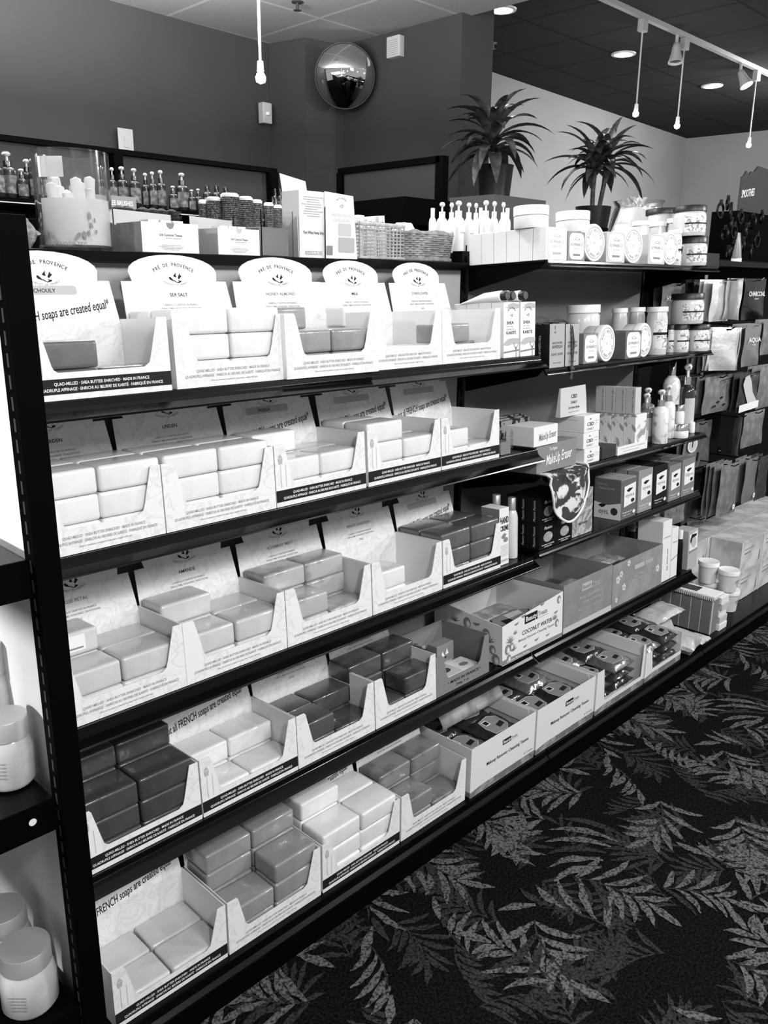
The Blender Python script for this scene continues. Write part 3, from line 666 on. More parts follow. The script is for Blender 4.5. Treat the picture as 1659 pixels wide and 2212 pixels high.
o = solid('cleansing_cloth_box', 'white make-up cloth box stacked on the dark grey one', 'box', SM(sh, xw, -.002, hg+.0075), ww, .082, hw_, WHITEB)
txt('MakeUp Eraser', o, (ww*.56, -.0005, hw_*.32), h=hw_*.5, width=ww*.74, shear=.35, m=INKG, rot=4); txt('MakeUp Eraser', o, (-.0005, .06, hw_*.35), h=hw_*.3, width=.045, m=INKL, face='left', rot=90)
LEO = mat('leopard_printed_card', .30, .5, dark=.012, nscale=55, lo=.44, hi=.47, detail=2)
for k in range(3):
    solid('cleansing_cloth_box', 'leopard print make-up cloth box at the back, %s of three' % ('front', 'middle', 'rear')[k], 'box', SM(sh, X1+.035+k*.010, .150+k*.019, .0004), .135, .0165, Zat(906-4*k, 1.75, 1.27+.019*k)-.812, LEO, 'leopard print boxes')
# CBD boxes
xc, Wc, _ = fit(sh, .0, 1260, 1293, 981)
dc = .088
def cbdprint(o, W_, h_):
    b = MB(); c = W_*.40
    for a in range(-80, 81, 40):
        t_ = math.radians(90+a); n_ = .0045; flat(b, [(c, h_*.74), (c+n_*.6*math.cos(t_+.25), h_*.74+n_*.6*math.sin(t_+.25)), (c+n_*math.cos(t_), h_*.74+n_*math.sin(t_)), (c+n_*.6*math.cos(t_-.25), h_*.74+n_*.6*math.sin(t_-.25))], -.0005, 0)
    text_into(b, 'CBD', c, h_*.38, width=W_*.42, h=h_*.30, y=-.0005); text_into(b, 'DAILY', c, h_*.14, width=W_*.42, h=h_*.18, y=-.0005, mi=1)
    text_into(b, 'intensive', W_*.8, h_*.6, width=W_*.28, h=h_*.08, y=-.0005, mi=2); text_into(b, 'cream', W_*.78, h_*.45, width=W_*.22, h=h_*.08, y=-.0005, mi=2)
    b.obj('printing', [INK, INKG, INKL], o)
up = 0
for k, (dx, hh, lab) in enumerate(((.004, .0395, 'bottom'), (-.002, .0415, 'middle'), (0, .044, 'top'))):
    o = solid('serum_box', 'white cannabis serum box, %s of the stack of three' % lab, 'box', SM(sh, xc+dx, 0, up+.0005), Wc, dc, hh, WHITEB, 'stacked serum boxes'); cbdprint(o, Wc, hh)
    txt('soothing serum for dry skin', o, (-.0004, .045, hh*.7), h=.004, width=.05, face='left', m=INKL); up += hh+.0006
t = thing('display_card', 'standing folded white card headed CBD DAILY on the serum boxes', 'card', SM(sh, xc-.066, .030, up+.0008, 0))
CL = Xat(1272, Y3+.03, Z3+up)-(xc-.066); chh = .075
b = MB(); b.prism([(0, 0), (CL, 0), (CL-.004, chh*.6), (CL-.009, chh), (.002, chh*.98)], 'y', 0, .001)
b.prism([(0, 0), (.014, 0), (.004, chh*.98), (0, chh*.98)], 'x', .0, .001); b.obj('card', LGREYB if 0 else mat('pale_card', .55, .5), t)
for s_, z_, wd_, hh_, mm in (('CBD', .045, .028, .014, INK), ('DAILY', .031, .028, .010, INK), ('SOOTHING SERUM', .018, .05, .0075, INK), ('your daily dose of relief', .009, .05, .004, INKG)): txt(s_, t, (CL*.5, -.0005, z_), h=hh_, width=wd_, m=mm)
sbox(sh, .002, 1300, 1331, 967, .075, 'cream_box', 'small black cream box beside the serum stack', 'box', DKB)
# floral cartons in an open tray
x_, W_, h_ = fit(sh, -.002, 1333, 1398, 966)
FLOR = mat('floral_printed_card', .74, .5, dark=.30, nscale=26, lo=.40, hi=.46, detail=4, dist=1)
t = thing('floral_lotion_tray', 'open white tray of floral lotion cartons on the third shelf', 'tray', SM(sh, x_, -.002, .0004))
b = MB(); b.box(0, W_, 0, .001, 0, .024); b.box(0, W_, 0, .12, 0, .001); b.box(W_-.001, W_, 0, .12, 0, .05); b.prism([(0, 0), (.12, 0), (.12, .06), (0, .024)], 'x', 0, .001); b.obj('tray', WHITEB, t)
txt('made with a blend of botanicals', t, (W_*.5, -.0004, .015), h=.005, width=W_*.8, m=INKL); txt('and natural essences', t, (W_*.45, -.0004, .007), h=.005, width=W_*.5, m=INKL)
hc = .100; wb = W_*.38
for k in range(3):
    o = solid('lotion_carton', 'white lotion carton with a leafy print, %s in the tray' % ('front', 'middle', 'rear')[k], 'box', SM(sh, x_+W_-wb-.002, .002+k*.038, .0018), wb, .037, hc, FLOR, 'floral lotion cartons')
for k in range(2):
    o = solid('lotion_carton', 'pale lotion carton left of the tray, %s of two' % ('front', 'rear')[k], 'box', SM(sh, x_-.028, .078+k*.036, .0004), .026, .034, hc-.003, mat('pale_card', .55, .5)); txt('CBD', o, (.013, -.0004, .05), h=.009, width=.014, m=INKG)
for k in range(4):
    o = solid('tall_serum_carton', 'light grey script-edged carton on the floral cartons, %s of four' % ords[k], 'box', SM(sh, x_+W_-wb-.004-(.0 if k else 0), .004+k*.0315, hc+.0028), .032, .0305, .074, LGREYB, 'grey cartons on the lotion cartons')
    txt('bergamot & sage', o, (-.0004, .006, .037), h=.007, width=.06, face='left', rot=90, m=INKG)
def bottle(name, label, mw, r, h, body, cap, kind='pump', lab=None, group=None, neck=.3, par=None, capw=.42, n=20):
    t = thing(name, label, 'bottle', mw, group)
    bh = h*(.70 if kind == 'pump' else .80)
    b = MB(); b.lathe([(.0001, 0), (r*.94, 0), (r, r*.12), (r, bh*.84), (r*.86, bh*.93), (r*neck, bh), (.0001, bh)], n, cap=False); b.obj('body', body, t, smooth=55)
    if kind == 'pump':
        b = MB(); b.lathe([(.0001, bh-.001), (r*capw, bh-.001), (r*capw, bh+h*.11), (.0001, bh+h*.11)], 16, cap=False); b.obj('collar', cap[0], t, smooth=50)
        b = MB(); z = bh+h*.11
        b.lathe([(.0001, z), (r*.16, z), (r*.16, z+h*.09), (r*.42, z+h*.11), (r*.50, z+h*.15), (r*.3, z+h*.185), (.0001, z+h*.19)], 14, cap=False)
        b.tube([(0, 0, z+h*.14), (-r*.6, -r*.5, z+h*.145), (-r*.85, -r*.75, z+h*.12)], r*.13, 6); b.obj('pump_head', cap[1], t, smooth=50)
    elif kind == 'cap':
        b = MB(); b.lathe([(.0001, bh-.001), (r*capw, bh-.001), (r*capw, h-.001), (r*capw*.92, h), (.0001, h)], 16, cap=False); b.obj('cap', cap[0], t, smooth=50)
    if lab:
        b = MB(); m_ = 12; vs = []; rr = r+.0003
        for i in range(m_+1):
            a = math.radians(-165+150*i/m_); vs += [(rr*math.cos(a), rr*math.sin(a), bh*.18), (rr*math.cos(a), rr*math.sin(a), bh*.72)]
        b.add(vs, [(2*i, 2*i+2, 2*i+3, 2*i+1) for i in range(m_)]); b.obj('label', lab, t, smooth=True)
    return t
def sbot(sh, v, pl, pr, pt, label, body, cap, kind='pump', lab=None, up=0, name='lotion_bottle', group=None, **k):
    Y = SH[sh][0]+v; z = sz(sh, Y)+up; cx = Xat((pl+pr)/2, Y, z); r = (pr-pl)/2/FPX*dep((cx, Y, z)); hh = Zat(pt, cx, Y)-z
    return bottle(name, label, SM(sh, cx, v, up+.0006), r, hh, body, cap, kind, lab, group, **k)
FB = mat('floral_lotion_bottle', .80, .3, dark=.45, nscale=45, lo=.40, hi=.47, detail=4, coat=.3)
GB = mat('grey_gel_bottle', .16, .12, coat=.5); DB = mat('dark_oil_bottle', .03, .08, coat=.6)
pc = (CHROME, PLW)
sbot(sh, .060, 1378, 1409, 850, 'grey gel pump bottle beside the floral tray', GB, pc, lab=LGREYB)
sbot(sh, .105, 1380, 1412, 838, 'grey gel pump bottle standing at the back', GB, pc)
sbot(sh, .012, 1408, 1441, 842, 'fat white floral pump bottle, nearer of the two', FB, pc)
sbot(sh, .045, 1424, 1455, 832, 'fat white floral pump bottle, farther of the two', FB, pc)
sbot(sh, .095, 1428, 1464, 781, 'tall white floral body bottle with a metal cap', FB, (CHROME, CHROME), 'cap', capw=.4, neck=.42)
sbot(sh, .055, 1463, 1496, 786, 'tall dark oil bottle with a pale label and pump', DB, pc, lab=LGREYB)
upjar(sh, .012, 0, 1453, 1486, 916, 'squat white cream jar with a chrome lid, lower of two', lid=CHROME, lidh=.018)
upjar(sh, .045, 0, 1455, 1476, 874, 'small white cream jar with a chrome lid behind the squat one', lid=CHROME, lidh=.018)
upjar(sh, .03, 0, 1487, 1500, 912, 'small striped white jar at the shelf end', lid=PLW, lidh=.010)
# ---- fourth shelf: black and marbled soap boxes, eye pads
sh = 's4'; Y4, Z4 = SH[sh]
STONE = mat('pale_soap_window', .42, .5, noise=.3, nscale=60)
x_, W_, _ = fit(sh, .002, 1165, 1201, 1120); hb = .066
MARB = mat('marbled_soap_box', .45, .4, dark=.20, nscale=30, lo=.42, hi=.56, detail=6, dist=2)
for lev in range(2):
    for c_ in range(2):
        for k in range(3):
            o = solid('boxed_soap', 'black soap box, %s row, %s column, %s in depth, on the fourth shelf' % (('lower', 'upper')[lev], ('left', 'right')[c_], ('front', 'middle', 'rear')[k]), 'box', SM(sh, x_+c_*(W_+.0008), .002+k*.034, .0004+lev*(hb+.0006)), W_, .0332, hb, BLKB, 'black soap boxes')
            if k == 0:
                b = MB(); flat(b, ell(W_*.5, hb*.45, W_*.27, hb*.20, 24), -.0004, 1); text_into(b, 'Passion', W_*.5, hb*.76, width=W_*.48, h=hb*.17, y=-.0005, shear=.3)
                text_into(b, 'PIE NEEDLE + EVERGREEN', W_*.5, hb*.14, width=W_*.72, h=hb*.06, y=-.0005); text_into(b, 'ARTISAN SOAP', W_*.5, hb*.06, width=W_*.45, h=hb*.06, y=-.0005); b.obj('printing', [INKW, STONE], o)
            if c_ == 0: txt('Passion Passion', o, (-.0004, .013, hb*.5), h=.010, width=hb*.8, face='left', rot=90, m=INKL, shear=.3)
xm = x_+2*(W_+.0008)
for lev in range(2):
    o = solid('boxed_soap', 'marbled grey soap box, %s of two, beside the black soap boxes' % ('lower', 'upper')[lev], 'box', SM(sh, xm+.002, .004, .0004+lev*(hb*.93+.0006)), Xat(1282, Y4, Z4)-xm-.003, .07, hb*.93, MARB)
    txt('make love amore', o, ((Xat(1282, Y4, Z4)-xm)*.5, -.0005, hb*.45), h=.012, width=.045, shear=.3)
# eye pad display
PACK = {'a': mat('eye_pack_grey', .13, .35, coat=.2), 'b': mat('eye_pack_light', .27, .4), 'c': mat('eye_pack_black', .014, .3), 'd': mat('eye_pack_mid', .20, .35)}
def eyeprint(par, W_, H_, tilt_=0, word='eyes', y=-.0006):
    b = MB()
    flat(b, [(W_*.18, H_*.30), (W_*.92, H_*.36), (W_*.92, H_*.85), (W_*.18, H_*.80)], y, 1)
    c = W_*.55; z_ = H_*.68
    flat(b, [(c-W_*.22, z_+.002), (c-W_*.05, z_+.007), (c+W_*.2, z_+.006), (c+W_*.26, z_+.009), (c+W_*.1, z_+.001), (c-W_*.05, z_-.004), (c-W_*.16, z_-.002)], y-.0002, 0)
    text_into(b, word, c, H_*.53, width=W_*.55, h=H_*.13, y=y-.0002, mi=2)
    flat(b, ell(W_*.74, H_*.42, W_*.12, H_*.05, 9), y-.0002, 0)
    flat(b, ell(W_*.85, H_*.13, W_*.09, H_*.045, 14), y, 1); text_into(b, 'Pomegranate Oil', W_*.4, H_*.15, width=W_*.6, h=H_*.05, y=y, mi=1); text_into(b, 'Collagen Gel Pads', W_*.36, H_*.09, width=W_*.5, h=H_*.03, y=y, mi=1)
    return b.obj('printing', [INK, WHITEB, INKG], par)
xe, We, he = fit(sh, .0, 1340, 1373, 1037)
de = dep_of(sh, 0, 1340, 1283)
t = thing('eye_pad_display', 'grey display carton of eye gel pads with a white EYES band on its side', 'carton', SM(sh, xe, 0, .0004))
b = MB(); b.box(0, We, .001, de, 0, he*.96); b.obj('carton', PACK['a'], t, bev=.0005)
b = MB()
for k in range(22): b.box(.001, We-.001, .002+k*de/22, .002+k*de/22+.002, he*.96, he*.985)
b.obj('pack_edges', PACK['b'], t); eyeprint(t, We, he)
b = MB(); W5 = de
b.add([(-.0005, 0, 0), (-.0005, de, 0), (-.0005, de, he*.40), (-.0005, de*.5, he*.34), (-.0005, 0, he*.42)], [(0, 1, 2, 3, 4)], 0); b.obj('side_band', WHITEB, t)
txt('eyes.', t, (-.0009, de*.62, he*.12), h=he*.2, width=de*.38, face='left', m=INKG); txt('Under Eye', t, (-.0006, de*.72, he*.82), h=he*.07, width=de*.35, face='left', m=INKL); txt('Collagen Gel Pads', t, (-.0006, de*.55, he*.72), h=he*.07, width=de*.6, face='left', m=INKL); txt('with natural extracts and oils', t, (-.0006, de*.5, he*.6), h=he*.05, width=de*.8, face='left', m=INKG)
q = decal(t, 0, [(ell(0, 0, .011, .011, 16), 0)], [DKB], 'fruit_picture'); q.matrix_local = T(-.0009, de*.24, he*.2) @ RZ(-90)
q = decal(t, 0, [([(-.014, 0), (-.004, .005), (.010, .004), (.015, .008), (.006, -.003), (-.003, -.006)], 0)], [INK], 'eye_logo'); q.matrix_local = T(-.0009, de*.68, he*.32) @ RZ(-90)
for i, (a, b_, pt, mk, lab) in enumerate([(1377, 1409, 1013, 'b', 'light grey pack'), (1410, 1441, 1004, 'c', 'black pack'), (1443, 1470, 1003, 'd', 'mid grey pack'), (1471, 1500, 990, 'd', 'rightmost pack with a crooked white card')]):
    x2, W2, h2 = fit(sh, .004, a, b_, pt)
    for k in range(3):
        o = solid('eye_gel_pack', 'eye gel pad %s, %s of three standing on edge' % (lab, ('front', 'middle', 'rear')[k]), 'pack', SM(sh, x2+.002*k, .004+k*.040, .0004), W2*.94, .036, h2*.94, PACK[mk], 'eye gel packs, '+lab)
        if k == 0: eyeprint(o, W2*.94, h2*.94, word='lips' if i == 3 else 'eyes')

# hand cream box and two bottles at the end of the third soap shelf
sh = 'r3'
o, W_, h_, x_ = sbox(sh, .006, 1079, 1099, 1102, .055, 'hand_cream_box', 'white and grey HAND CREME box at the end of the third soap shelf', 'box', WHITEB)
o.data.materials.append(GREYB)
b = MB(); b.add([(-.0004, .001, .002), (-.0004, .054, .002), (-.0004, .054, h_-.001), (-.0004, .001, h_-.001)], [(0, 1, 2, 3)], 0); b.add([(-.0007, .014, .002), (-.0007, .042, .002), (-.0007, .042, h_*.80), (-.0007, .036, h_*.86), (-.0007, .020, h_*.86), (-.0007, .014, h_*.80)], [(0, 1, 2, 3, 4, 5)], 1)
flat(b, ell(W_*.4, h_*.50, W_*.22, h_*.035, 8), -.0004, 0); flat(b, ell(W_*.65, h_*.44, W_*.25, h_*.045, 8), -.0004, 0); flat(b, ell(W_*.5, h_*.53, W_*.2, h_*.03, 8), -.0005, 0); flat(b, [(W_*.1, h_*.06), (W_*.9, h_*.06), (W_*.9, h_*.10), (W_*.1, h_*.10)], -.0004, 2)
b.obj('side_printing', [GREYB, WHITEB, INKL], o)
txt('HAND', o, (W_*.5, -.0005, h_*.74), h=h_*.15, width=W_*.86, bold=.02); txt('CREME', o, (W_*.5, -.0005, h_*.61), h=h_*.12, width=W_*.86, bold=.02)
for k in range(7): txt('moisturising cream', o, (W_*.5, -.0005, h_*(.34-.03*k)), h=h_*.018, width=W_*.8, m=INKG)
LIQ = mat('white_lotion_in_glass', .70, .25, coat=.6)
sbot(sh, .030, 1092, 1118, 1076, 'glass lotion bottle with a tall satin silver cap beside the HAND CREME box', LIQ, (mat('satin_silver', .45, .35, metal=.6),), 'cap', capw=.66, neck=.62)
sbot(sh, .075, 1060, 1084, 1070, 'glass lotion bottle with a satin silver cap behind the HAND CREME box', LIQ, (mat('satin_silver', .45, .35, metal=.6),), 'cap', capw=.75, neck=.7)
sbox('r2', .01, 1082, 1103, 957, .05, 'sample_box', 'small glossy grey box at the end of the second soap shelf', 'box', mat('glossy_grey', .20, .2, coat=.5))
# ------------------------------------------------------------------ fourth soap shelf: perforated carton and tissue boxes
def openbox(name, label, mw, W, D, Hh, m, inner, cut=None, group=None, front=None, hl=None, cat='carton'):
    t = thing(name, label, cat, mw, group); th = .0016
    b = MB(); b.box(0, W, th, D-th, 0, th, 0)
    hl = hl or Hh
    for x in (0, W-th): b.prism([(th, 0), (D, 0), (D, Hh), (th, hl if x == 0 else Hh)], 'x', x, x+th, 0)
    b.box(th, W-th, D-th, D, 0, Hh, 0)
    fp = cut or [(0, 0), (W, 0), (W, Hh), (0, hl)]
    b.prism(fp, 'y', 0, th, 0)
    o = b.obj('tray', m, t)
    return t
PERF = mat('dotted_grey_card', .20, .6)
x0 = Xat(944, 1.111, .36); W = Xat(1057, 1.111, .36)-x0; hp = .098
t = openbox('soap_display_carton', 'grey dotted open carton reading MADE IN FRANCE beside the coconut box', SM('r4', x0, .001, .0004), W, .15, hp, PERF, PERF, cut=frontpoly(W, hp, .034))
b = MB()
for i in range(9):
    for j in range(6):
        u, z = .008+i*W*.108, .008+j*.016
        if z > .032 and .03 < u < W-.03: continue
        flat(b, ell(u, z, .0008, .0008, 6), -.0003)
b.obj('printed_dots', INK, t)
txt('• MADE IN FRANCE •', t, (W*.52, -.0005, .019), h=.010, width=W*.62); txt('200g  7 oz', t, (W*.48, -.0005, .008), h=.007, width=W*.24)
PIC = mat('patterned_soap_card', .30, .5, dark=.12, nscale=50, lo=.45, hi=.5)
for i, (u, v, wz, dd, hh, m, lab) in enumerate([(.006, .075, .055, .05, .075, DKB, 'dark soap box standing at the rear left'), (.066, .10, .012, .03, .075, PIC, 'narrow soap box standing on edge'), (.090, .075, .062, .03, .072, GREYB, 'grey verbena soap box standing upright'), (.05, .006, .055, .06, .03, LGREYB, 'grey soap box lying upside down'), (.112, .012, .062, .06, .024, WHITEB, 'pale soap box lying flat on the right')]):
    o = solid('boxed_soap', lab+' in the dotted carton', 'box', SM('r4', x0+u, .003+v, .0022), wz, dd, hh, m)
    if i == 3: txt('Butter', o, (wz*.5, -.0005, .02), h=.013, width=.045, m=INKW, rot=180); q = decal(o, 0, [(ell(0, 0, .018, .012, 16), 0)], [DKB], 'picture'); q.matrix_local = T(wz*.4, .03, hh+.0004) @ RX(-90)
    if i == 4: q = decal(o, 0, [(ell(0, 0, .014, .009, 16), 0)], [GREYB], 'picture'); q.matrix_local = T(wz*.5, .025, hh+.0004) @ RX(-90)
    if i == 2: txt('VERVEINE', o, (wz*.5, -.0005, .02), h=.010, width=.045, m=INKW); decal(o, -.0005, [([(.012, .04), (.02, .055), (.028, .042)], 0), ([(.030, .045), (.036, .06), (.042, .045)], 0), ([(.026, .040), (.031, .034), (.036, .040)], 1)], [INKW, INK], 'picture')
# soft packs of wipes
def pack(name, label, mw, L, Wd, Hh, m, cat='pack', group=None, lab=None, crimp=.012):
    nx_, ny = 14, 8; vs = []
    t = None
    for sgn in (1, -1):
        for i in range(nx_+1):
            for j in range(ny+1):
                u, w_ = i/nx_, j/ny
                e = (min(1, max(0, min(u, 1-u)*L-crimp)/.012+.04))**.5*(min(1, min(w_, 1-w_)*Wd/.012+.02))**.5
                z = Hh/2+sgn*Hh/2*e*(1+random.uniform(-.05, .05))+(random.uniform(-.0022, .0022) if min(u, 1-u)*L < crimp*1.3 else 0)
                vs.append((u*L, w_*Wd+(random.uniform(-.0015, .0015) if 0 < i < nx_ else 0), z))
    k = (nx_+1)*(ny+1)
    fs = [(i*(ny+1)+j, (i+1)*(ny+1)+j, (i+1)*(ny+1)+j+1, i*(ny+1)+j+1) for i in range(nx_) for j in range(ny)]
    fs2 = [tuple(q+k for q in f)[::-1] for f in fs]
    bd = [i*(ny+1) for i in range(nx_+1)]+[nx_*(ny+1)+j for j in range(1, ny+1)]+[i*(ny+1)+ny for i in range(nx_-1, -1, -1)]+[j for j in range(ny-1, 0, -1)]
    fs3 = [(bd[i], bd[(i+1) % len(bd)], bd[(i+1) % len(bd)]+k, bd[i]+k) for i in range(len(bd))]
    b = MB(); b.add(vs, fs+fs2+fs3); o = b.obj(name, m, smooth=50, mw=mw); tag(o, label, cat, group)
    if lab:
        b = MB(); z = Hh+.0011
        for pts, mi, dz in lab:
            b.add([(x*L, y*Wd, z+dz) for x, y in pts], [tuple(range(len(pts)))], mi)
        b.obj('label', [INK, WHITEB, GREYB, LGREYB], o)
    return o
WIPE = [([(.22, .2), (.62, .15), (.78, .3), (.80, .7), (.62, .85), (.25, .8), (.18, .5)], 3, 0), ([(.235, .22), (.61, .17), (.765, .31), (.785, .69), (.61, .83), (.26, .78), (.195, .5)], 2, .0002), ([(.28, .55), (.45, .55), (.45, .75), (.28, .75)], 1, .0004), ([(.30, .58), (.43, .58), (.43, .72), (.30, .72)], 0, .0006), ([(.5, .3), (.72, .35), (.72, .5), (.5, .45)], 0, .0004)]
DFOIL = mat('dark_foil_pack', .055, .22, metal=.6, bump=.8, bscale=45, coat=.5); SFOIL = mat('bright_foil_pack', .55, .22, metal=.85, bump=1, bscale=45)
PKG = mat('pale_printed_pack', .45, .3, dark=.25, nscale=40, coat=.6, bump=.4, bscale=40); PKD = mat('grey_printed_pack', .14, .3, dark=.06, nscale=30, coat=.6, bump=.4, bscale=40)
COCO = mat('palm_printed_card', .72, .5)
xq, Wq = Xat(1085, 1.105, .36), 0; Wq = Xat(1214, 1.105, .36)-xq; hq = Zat(1279, xq+Wq, 1.105)-sz('r4', 1.105)
t = openbox('wipes_carton', 'white carton with coconut pictures reading COCONUT WATER on the fourth shelf', SM('r4', xq, -.006, .0006), Wq, .22, hq, COCO, GREYB, hl=hq*.82)
def leafp(cx, cz, s, a): return [(cx+s*x*math.cos(a)-s*z*math.sin(a), cz+s*x*math.sin(a)+s*z*math.cos(a)) for x, z in ((0, -.05), (.5, -.09), (1, 0), (.5, .09), (0, .05))]
rnd = random.Random(5)
def cocoprint(par, Wf, Hf, face, spots):
    b = MB()
    for (u, z, s, kind) in spots:
        cx, cz = u*Wf, z*Hf
        if kind == 0:
            flat(b, ell(cx, cz, s, s*1.25, 16), -.0004, 1); flat(b, ell(cx+s*.25, cz-s*.2, s*.6, s*.8, 14), -.0006, 3); flat(b, ell(cx+s*.3, cz-s*.25, s*.4, s*.55, 12), -.0008, 2)
        elif kind == 1:
            for k in range(6): flat(b, leafp(cx, cz, s*1.7, math.radians(20+k*28)), -.0005, 4)
        else:
            flat(b, [(cx-s, cz), (cx-s*.3, cz-s*.5), (cx+s*.6, cz-s*.3), (cx+s, cz+s*.3), (cx+s*.3, cz+s*.1), (cx-s*.4, cz+s*.1)], -.0004, 1)
    o = b.obj('printing', [INK, GREYB, WHITEB, LGREYB, INKG], par)
    if face == 'left': o.matrix_local = T(0, Wf, 0) @ RZ(-90)
    return o
cocoprint(t, Wq, hq, 'front', [(.08, .30, .011, 0), (.14, .33, .009, 0), (.12, .42, .012, 1), (.10, .10, .009, 0), (.17, .22, .011, 1), (.22, .76, .010, 2), (.33, .86, .011, 2), (.50, .94, .008, 1), (.64, .93, .010, 2), (.93, .86, .009, 0), (.88, .62, .010, 2), (.86, .46, .010, 1), (.90, .36, .009, 0), (.36, .20, .009, 2), (.55, .22, .010, 2), (.74, .20, .009, 2), (.20, .55, .007, 1)])
cocoprint(t, .20, hq*.82, 'left', [(.75, .70, .012, 0), (.45, .85, .012, 0), (.85, .35, .010, 0), (.9, .12, .012, 0), (.8, .52, .012, 1), (.25, .8, .011, 1), (.6, .9, .012, 2), (.55, .45, .010, 1)])
def beauty(par, Wf, cx, cz, s, dark=INK, light=INKG, fg=INKW):
    decal(par, -.0004, [([(cx-s, cz), (cx-s*.0, cz), (cx-s*.0, cz+s*.42), (cx-s, cz+s*.42)], 0)], [dark], 'logo_plate')
    txt('Beauty', par, (cx-s*.5, -.0008, cz+s*.10), h=s*.34, width=s*.86, m=fg); txt('Treats', par, (cx+s*.42, -.0006, cz+s*.10), h=s*.32, width=s*.74, m=light)
    decal(par, -.0004, [([(cx, cz), (cx+s*.86, cz), (cx+s*.86, cz+s*.02), (cx, cz+s*.02)], 0)], [light], 'logo_line')
beauty(t, Wq, Wq*.56, hq*.66, Wq*.21)
txt('COCONUT WATER', t, (Wq*.56, -.0005, hq*.45), h=.0165, width=Wq*.50); txt('Makeup Remover Cleansing Tissues', t, (Wq*.55, -.0005, hq*.34), h=.010, width=Wq*.60, m=INKG)
decal(t, -.0003, [([(0, .001), (Wq, .001), (Wq, .011), (0, .014)], 0)], [GREYB], 'bottom_band'); txt('Removes Makeup Residue', t, (Wq*.25, -.0006, .004), h=.007, width=Wq*.36, m=INKW)
for i, (u, v, z, rz, m, lab) in enumerate([(.03, .015, .055, 12, PKG, 'front pack with an avocado picture'), (.035, .095, .050, 2, PKG, 'shiny rear pack'), (.03, .02, .028, 0, PKD, 'lower pack'), (.028, .10, .025, 0, PKD, 'lower rear pack')]):
    o = pack('wipes_pack', 'crinkled wipes pack in the coconut carton, '+lab, SM('r4', xq+u, -.006+v, z, rz*.3), Wq*.72, .085, .022, m, lab=[([(.2, .1), (.7, .05), (.95, .5), (.75, .85), (.25, .9), (.08, .5)], 0, 0), ([(.22, .13), (.69, .08), (.92, .5), (.74, .82), (.26, .87), (.11, .5)], 2, .0003), ([(.45, .5), (.75, .45), (.82, .7), (.5, .8)], 3, .0005), ([(.25, .3), (.42, .25), (.45, .5), (.3, .6)], 0, .0005)] if i == 0 else None, group='wipes packs in the coconut carton' if i else None)
def wcarton(sh, v, pl, pr, pt, d, label, m, texts, **k):
    x_, W_, h_ = fit(sh, v, pl, pr, pt)
    t_ = openbox('wipes_carton', label, SM(sh, x_, v, .0005), W_, d, h_, m, m, **k)
    for s_, u, z, wd_, hh_, mm in texts: txt(s_, t_, (W_*u, -.0006, h_*z), h=hh_, width=W_*wd_, m=mm)
    return t_, x_, W_, h_
PINK = mat('grapefruit_printed_card', .25, .5, noise=.12, nscale=18); FLO2 = mat('flower_printed_card', .30, .5, dark=.24, nscale=16)
t, xp, Wp, hp2 = wcarton('s5', -.004, 1216, 1320, 1268, .20, 'mid grey carton reading PINK GRAPEFRUIT WITH VITAMIN C', PINK, [('PINK GRAPEFRUIT', .56, .56, .50, .0115, INKL), ('WITH VITAMIN C', .58, .44, .44, .0115, INKL), ('Makeup Remover Cleansing Tissues', .56, .33, .52, .007, INKL)])
beauty(t, Wp, Wp*.56, hp2*.72, Wp*.20, dark=INKL, light=INKL, fg=GREYB)
decal(t, -.0003, [([(0, .001), (Wp, .001), (Wp, .017), (0, .017)], 0)], [LGREYB], 'bottom_band')
for k, (dx, v, z) in enumerate([(.010, .015, .03), (.012, .09, .045), (.02, .03, .055)]):
    pack('wipes_pack', 'grey clear-wrapped wipes pack in the pink grapefruit carton, %s' % ('lower front', 'rear', 'tilted upper')[k], SM('s5', xp+dx, v, z) @ RY(-4), Wp*.82, .085, .022, PKD if k < 2 else PKG, group='wipes packs in the grapefruit carton')
t, xf, Wf, hf2 = wcarton('s5', .0, 1321, 1428, 1224, .20, 'grey carton with pale flowers reading ULTRA CALMING', FLO2, [('ULTRA', .52, .50, .22, .011, INKL), ('CALMING', .52, .40, .28, .011, INKL), ('Makeup Remover Cleansing Tissues', .5, .28, .55, .007, INKL)])
decal(t, -.0005, [([(Wf*.42, hf2*.68), (Wf*.62, hf2*.68), (Wf*.62, hf2*.78), (Wf*.42, hf2*.78)], 0), ([(Wf*.63, hf2*.68), (Wf*.8, hf2*.68), (Wf*.8, hf2*.78), (Wf*.63, hf2*.78)], 1)], [INKL, mat('dull_plate', .36, .5)], 'logo_plate')
def flower(cx, cz, s): return [(ell(cx+s*math.cos(a)*.6, cz+s*math.sin(a)*.6, s*.45, s*.45, 10), 0) for a in (0, 1.26, 2.5, 3.8, 5)]+[(ell(cx, cz, s*.25, s*.25, 8), 1)]
its = []
for u, z, s_ in ((.10, .62, .012), (.16, .72, .010), (.22, .38, .011), (.08, .16, .008), (.90, .45, .012), (.30, .90, .010)): its += flower(Wf*u, hf2*z, s_)
b = MB()
for i_, (p_, k_) in enumerate(its): flat(b, p_, -.0004-.0001*(i_ % 6), k_)
b.obj('flower_pictures', [mat('pale_petals', .58, .5), GREYB], t)
for k, (v, z) in enumerate([(.02, .05), (.10, .068)]):
    pack('wipes_pack', 'pale wipes pack in the flowered carton, %s' % ('front', 'rear')[k], SM('s5', xf+.015, v, z), Wf*.78, .08, .022, PKD if k == 0 else PKG, group='wipes packs in the flowered carton')
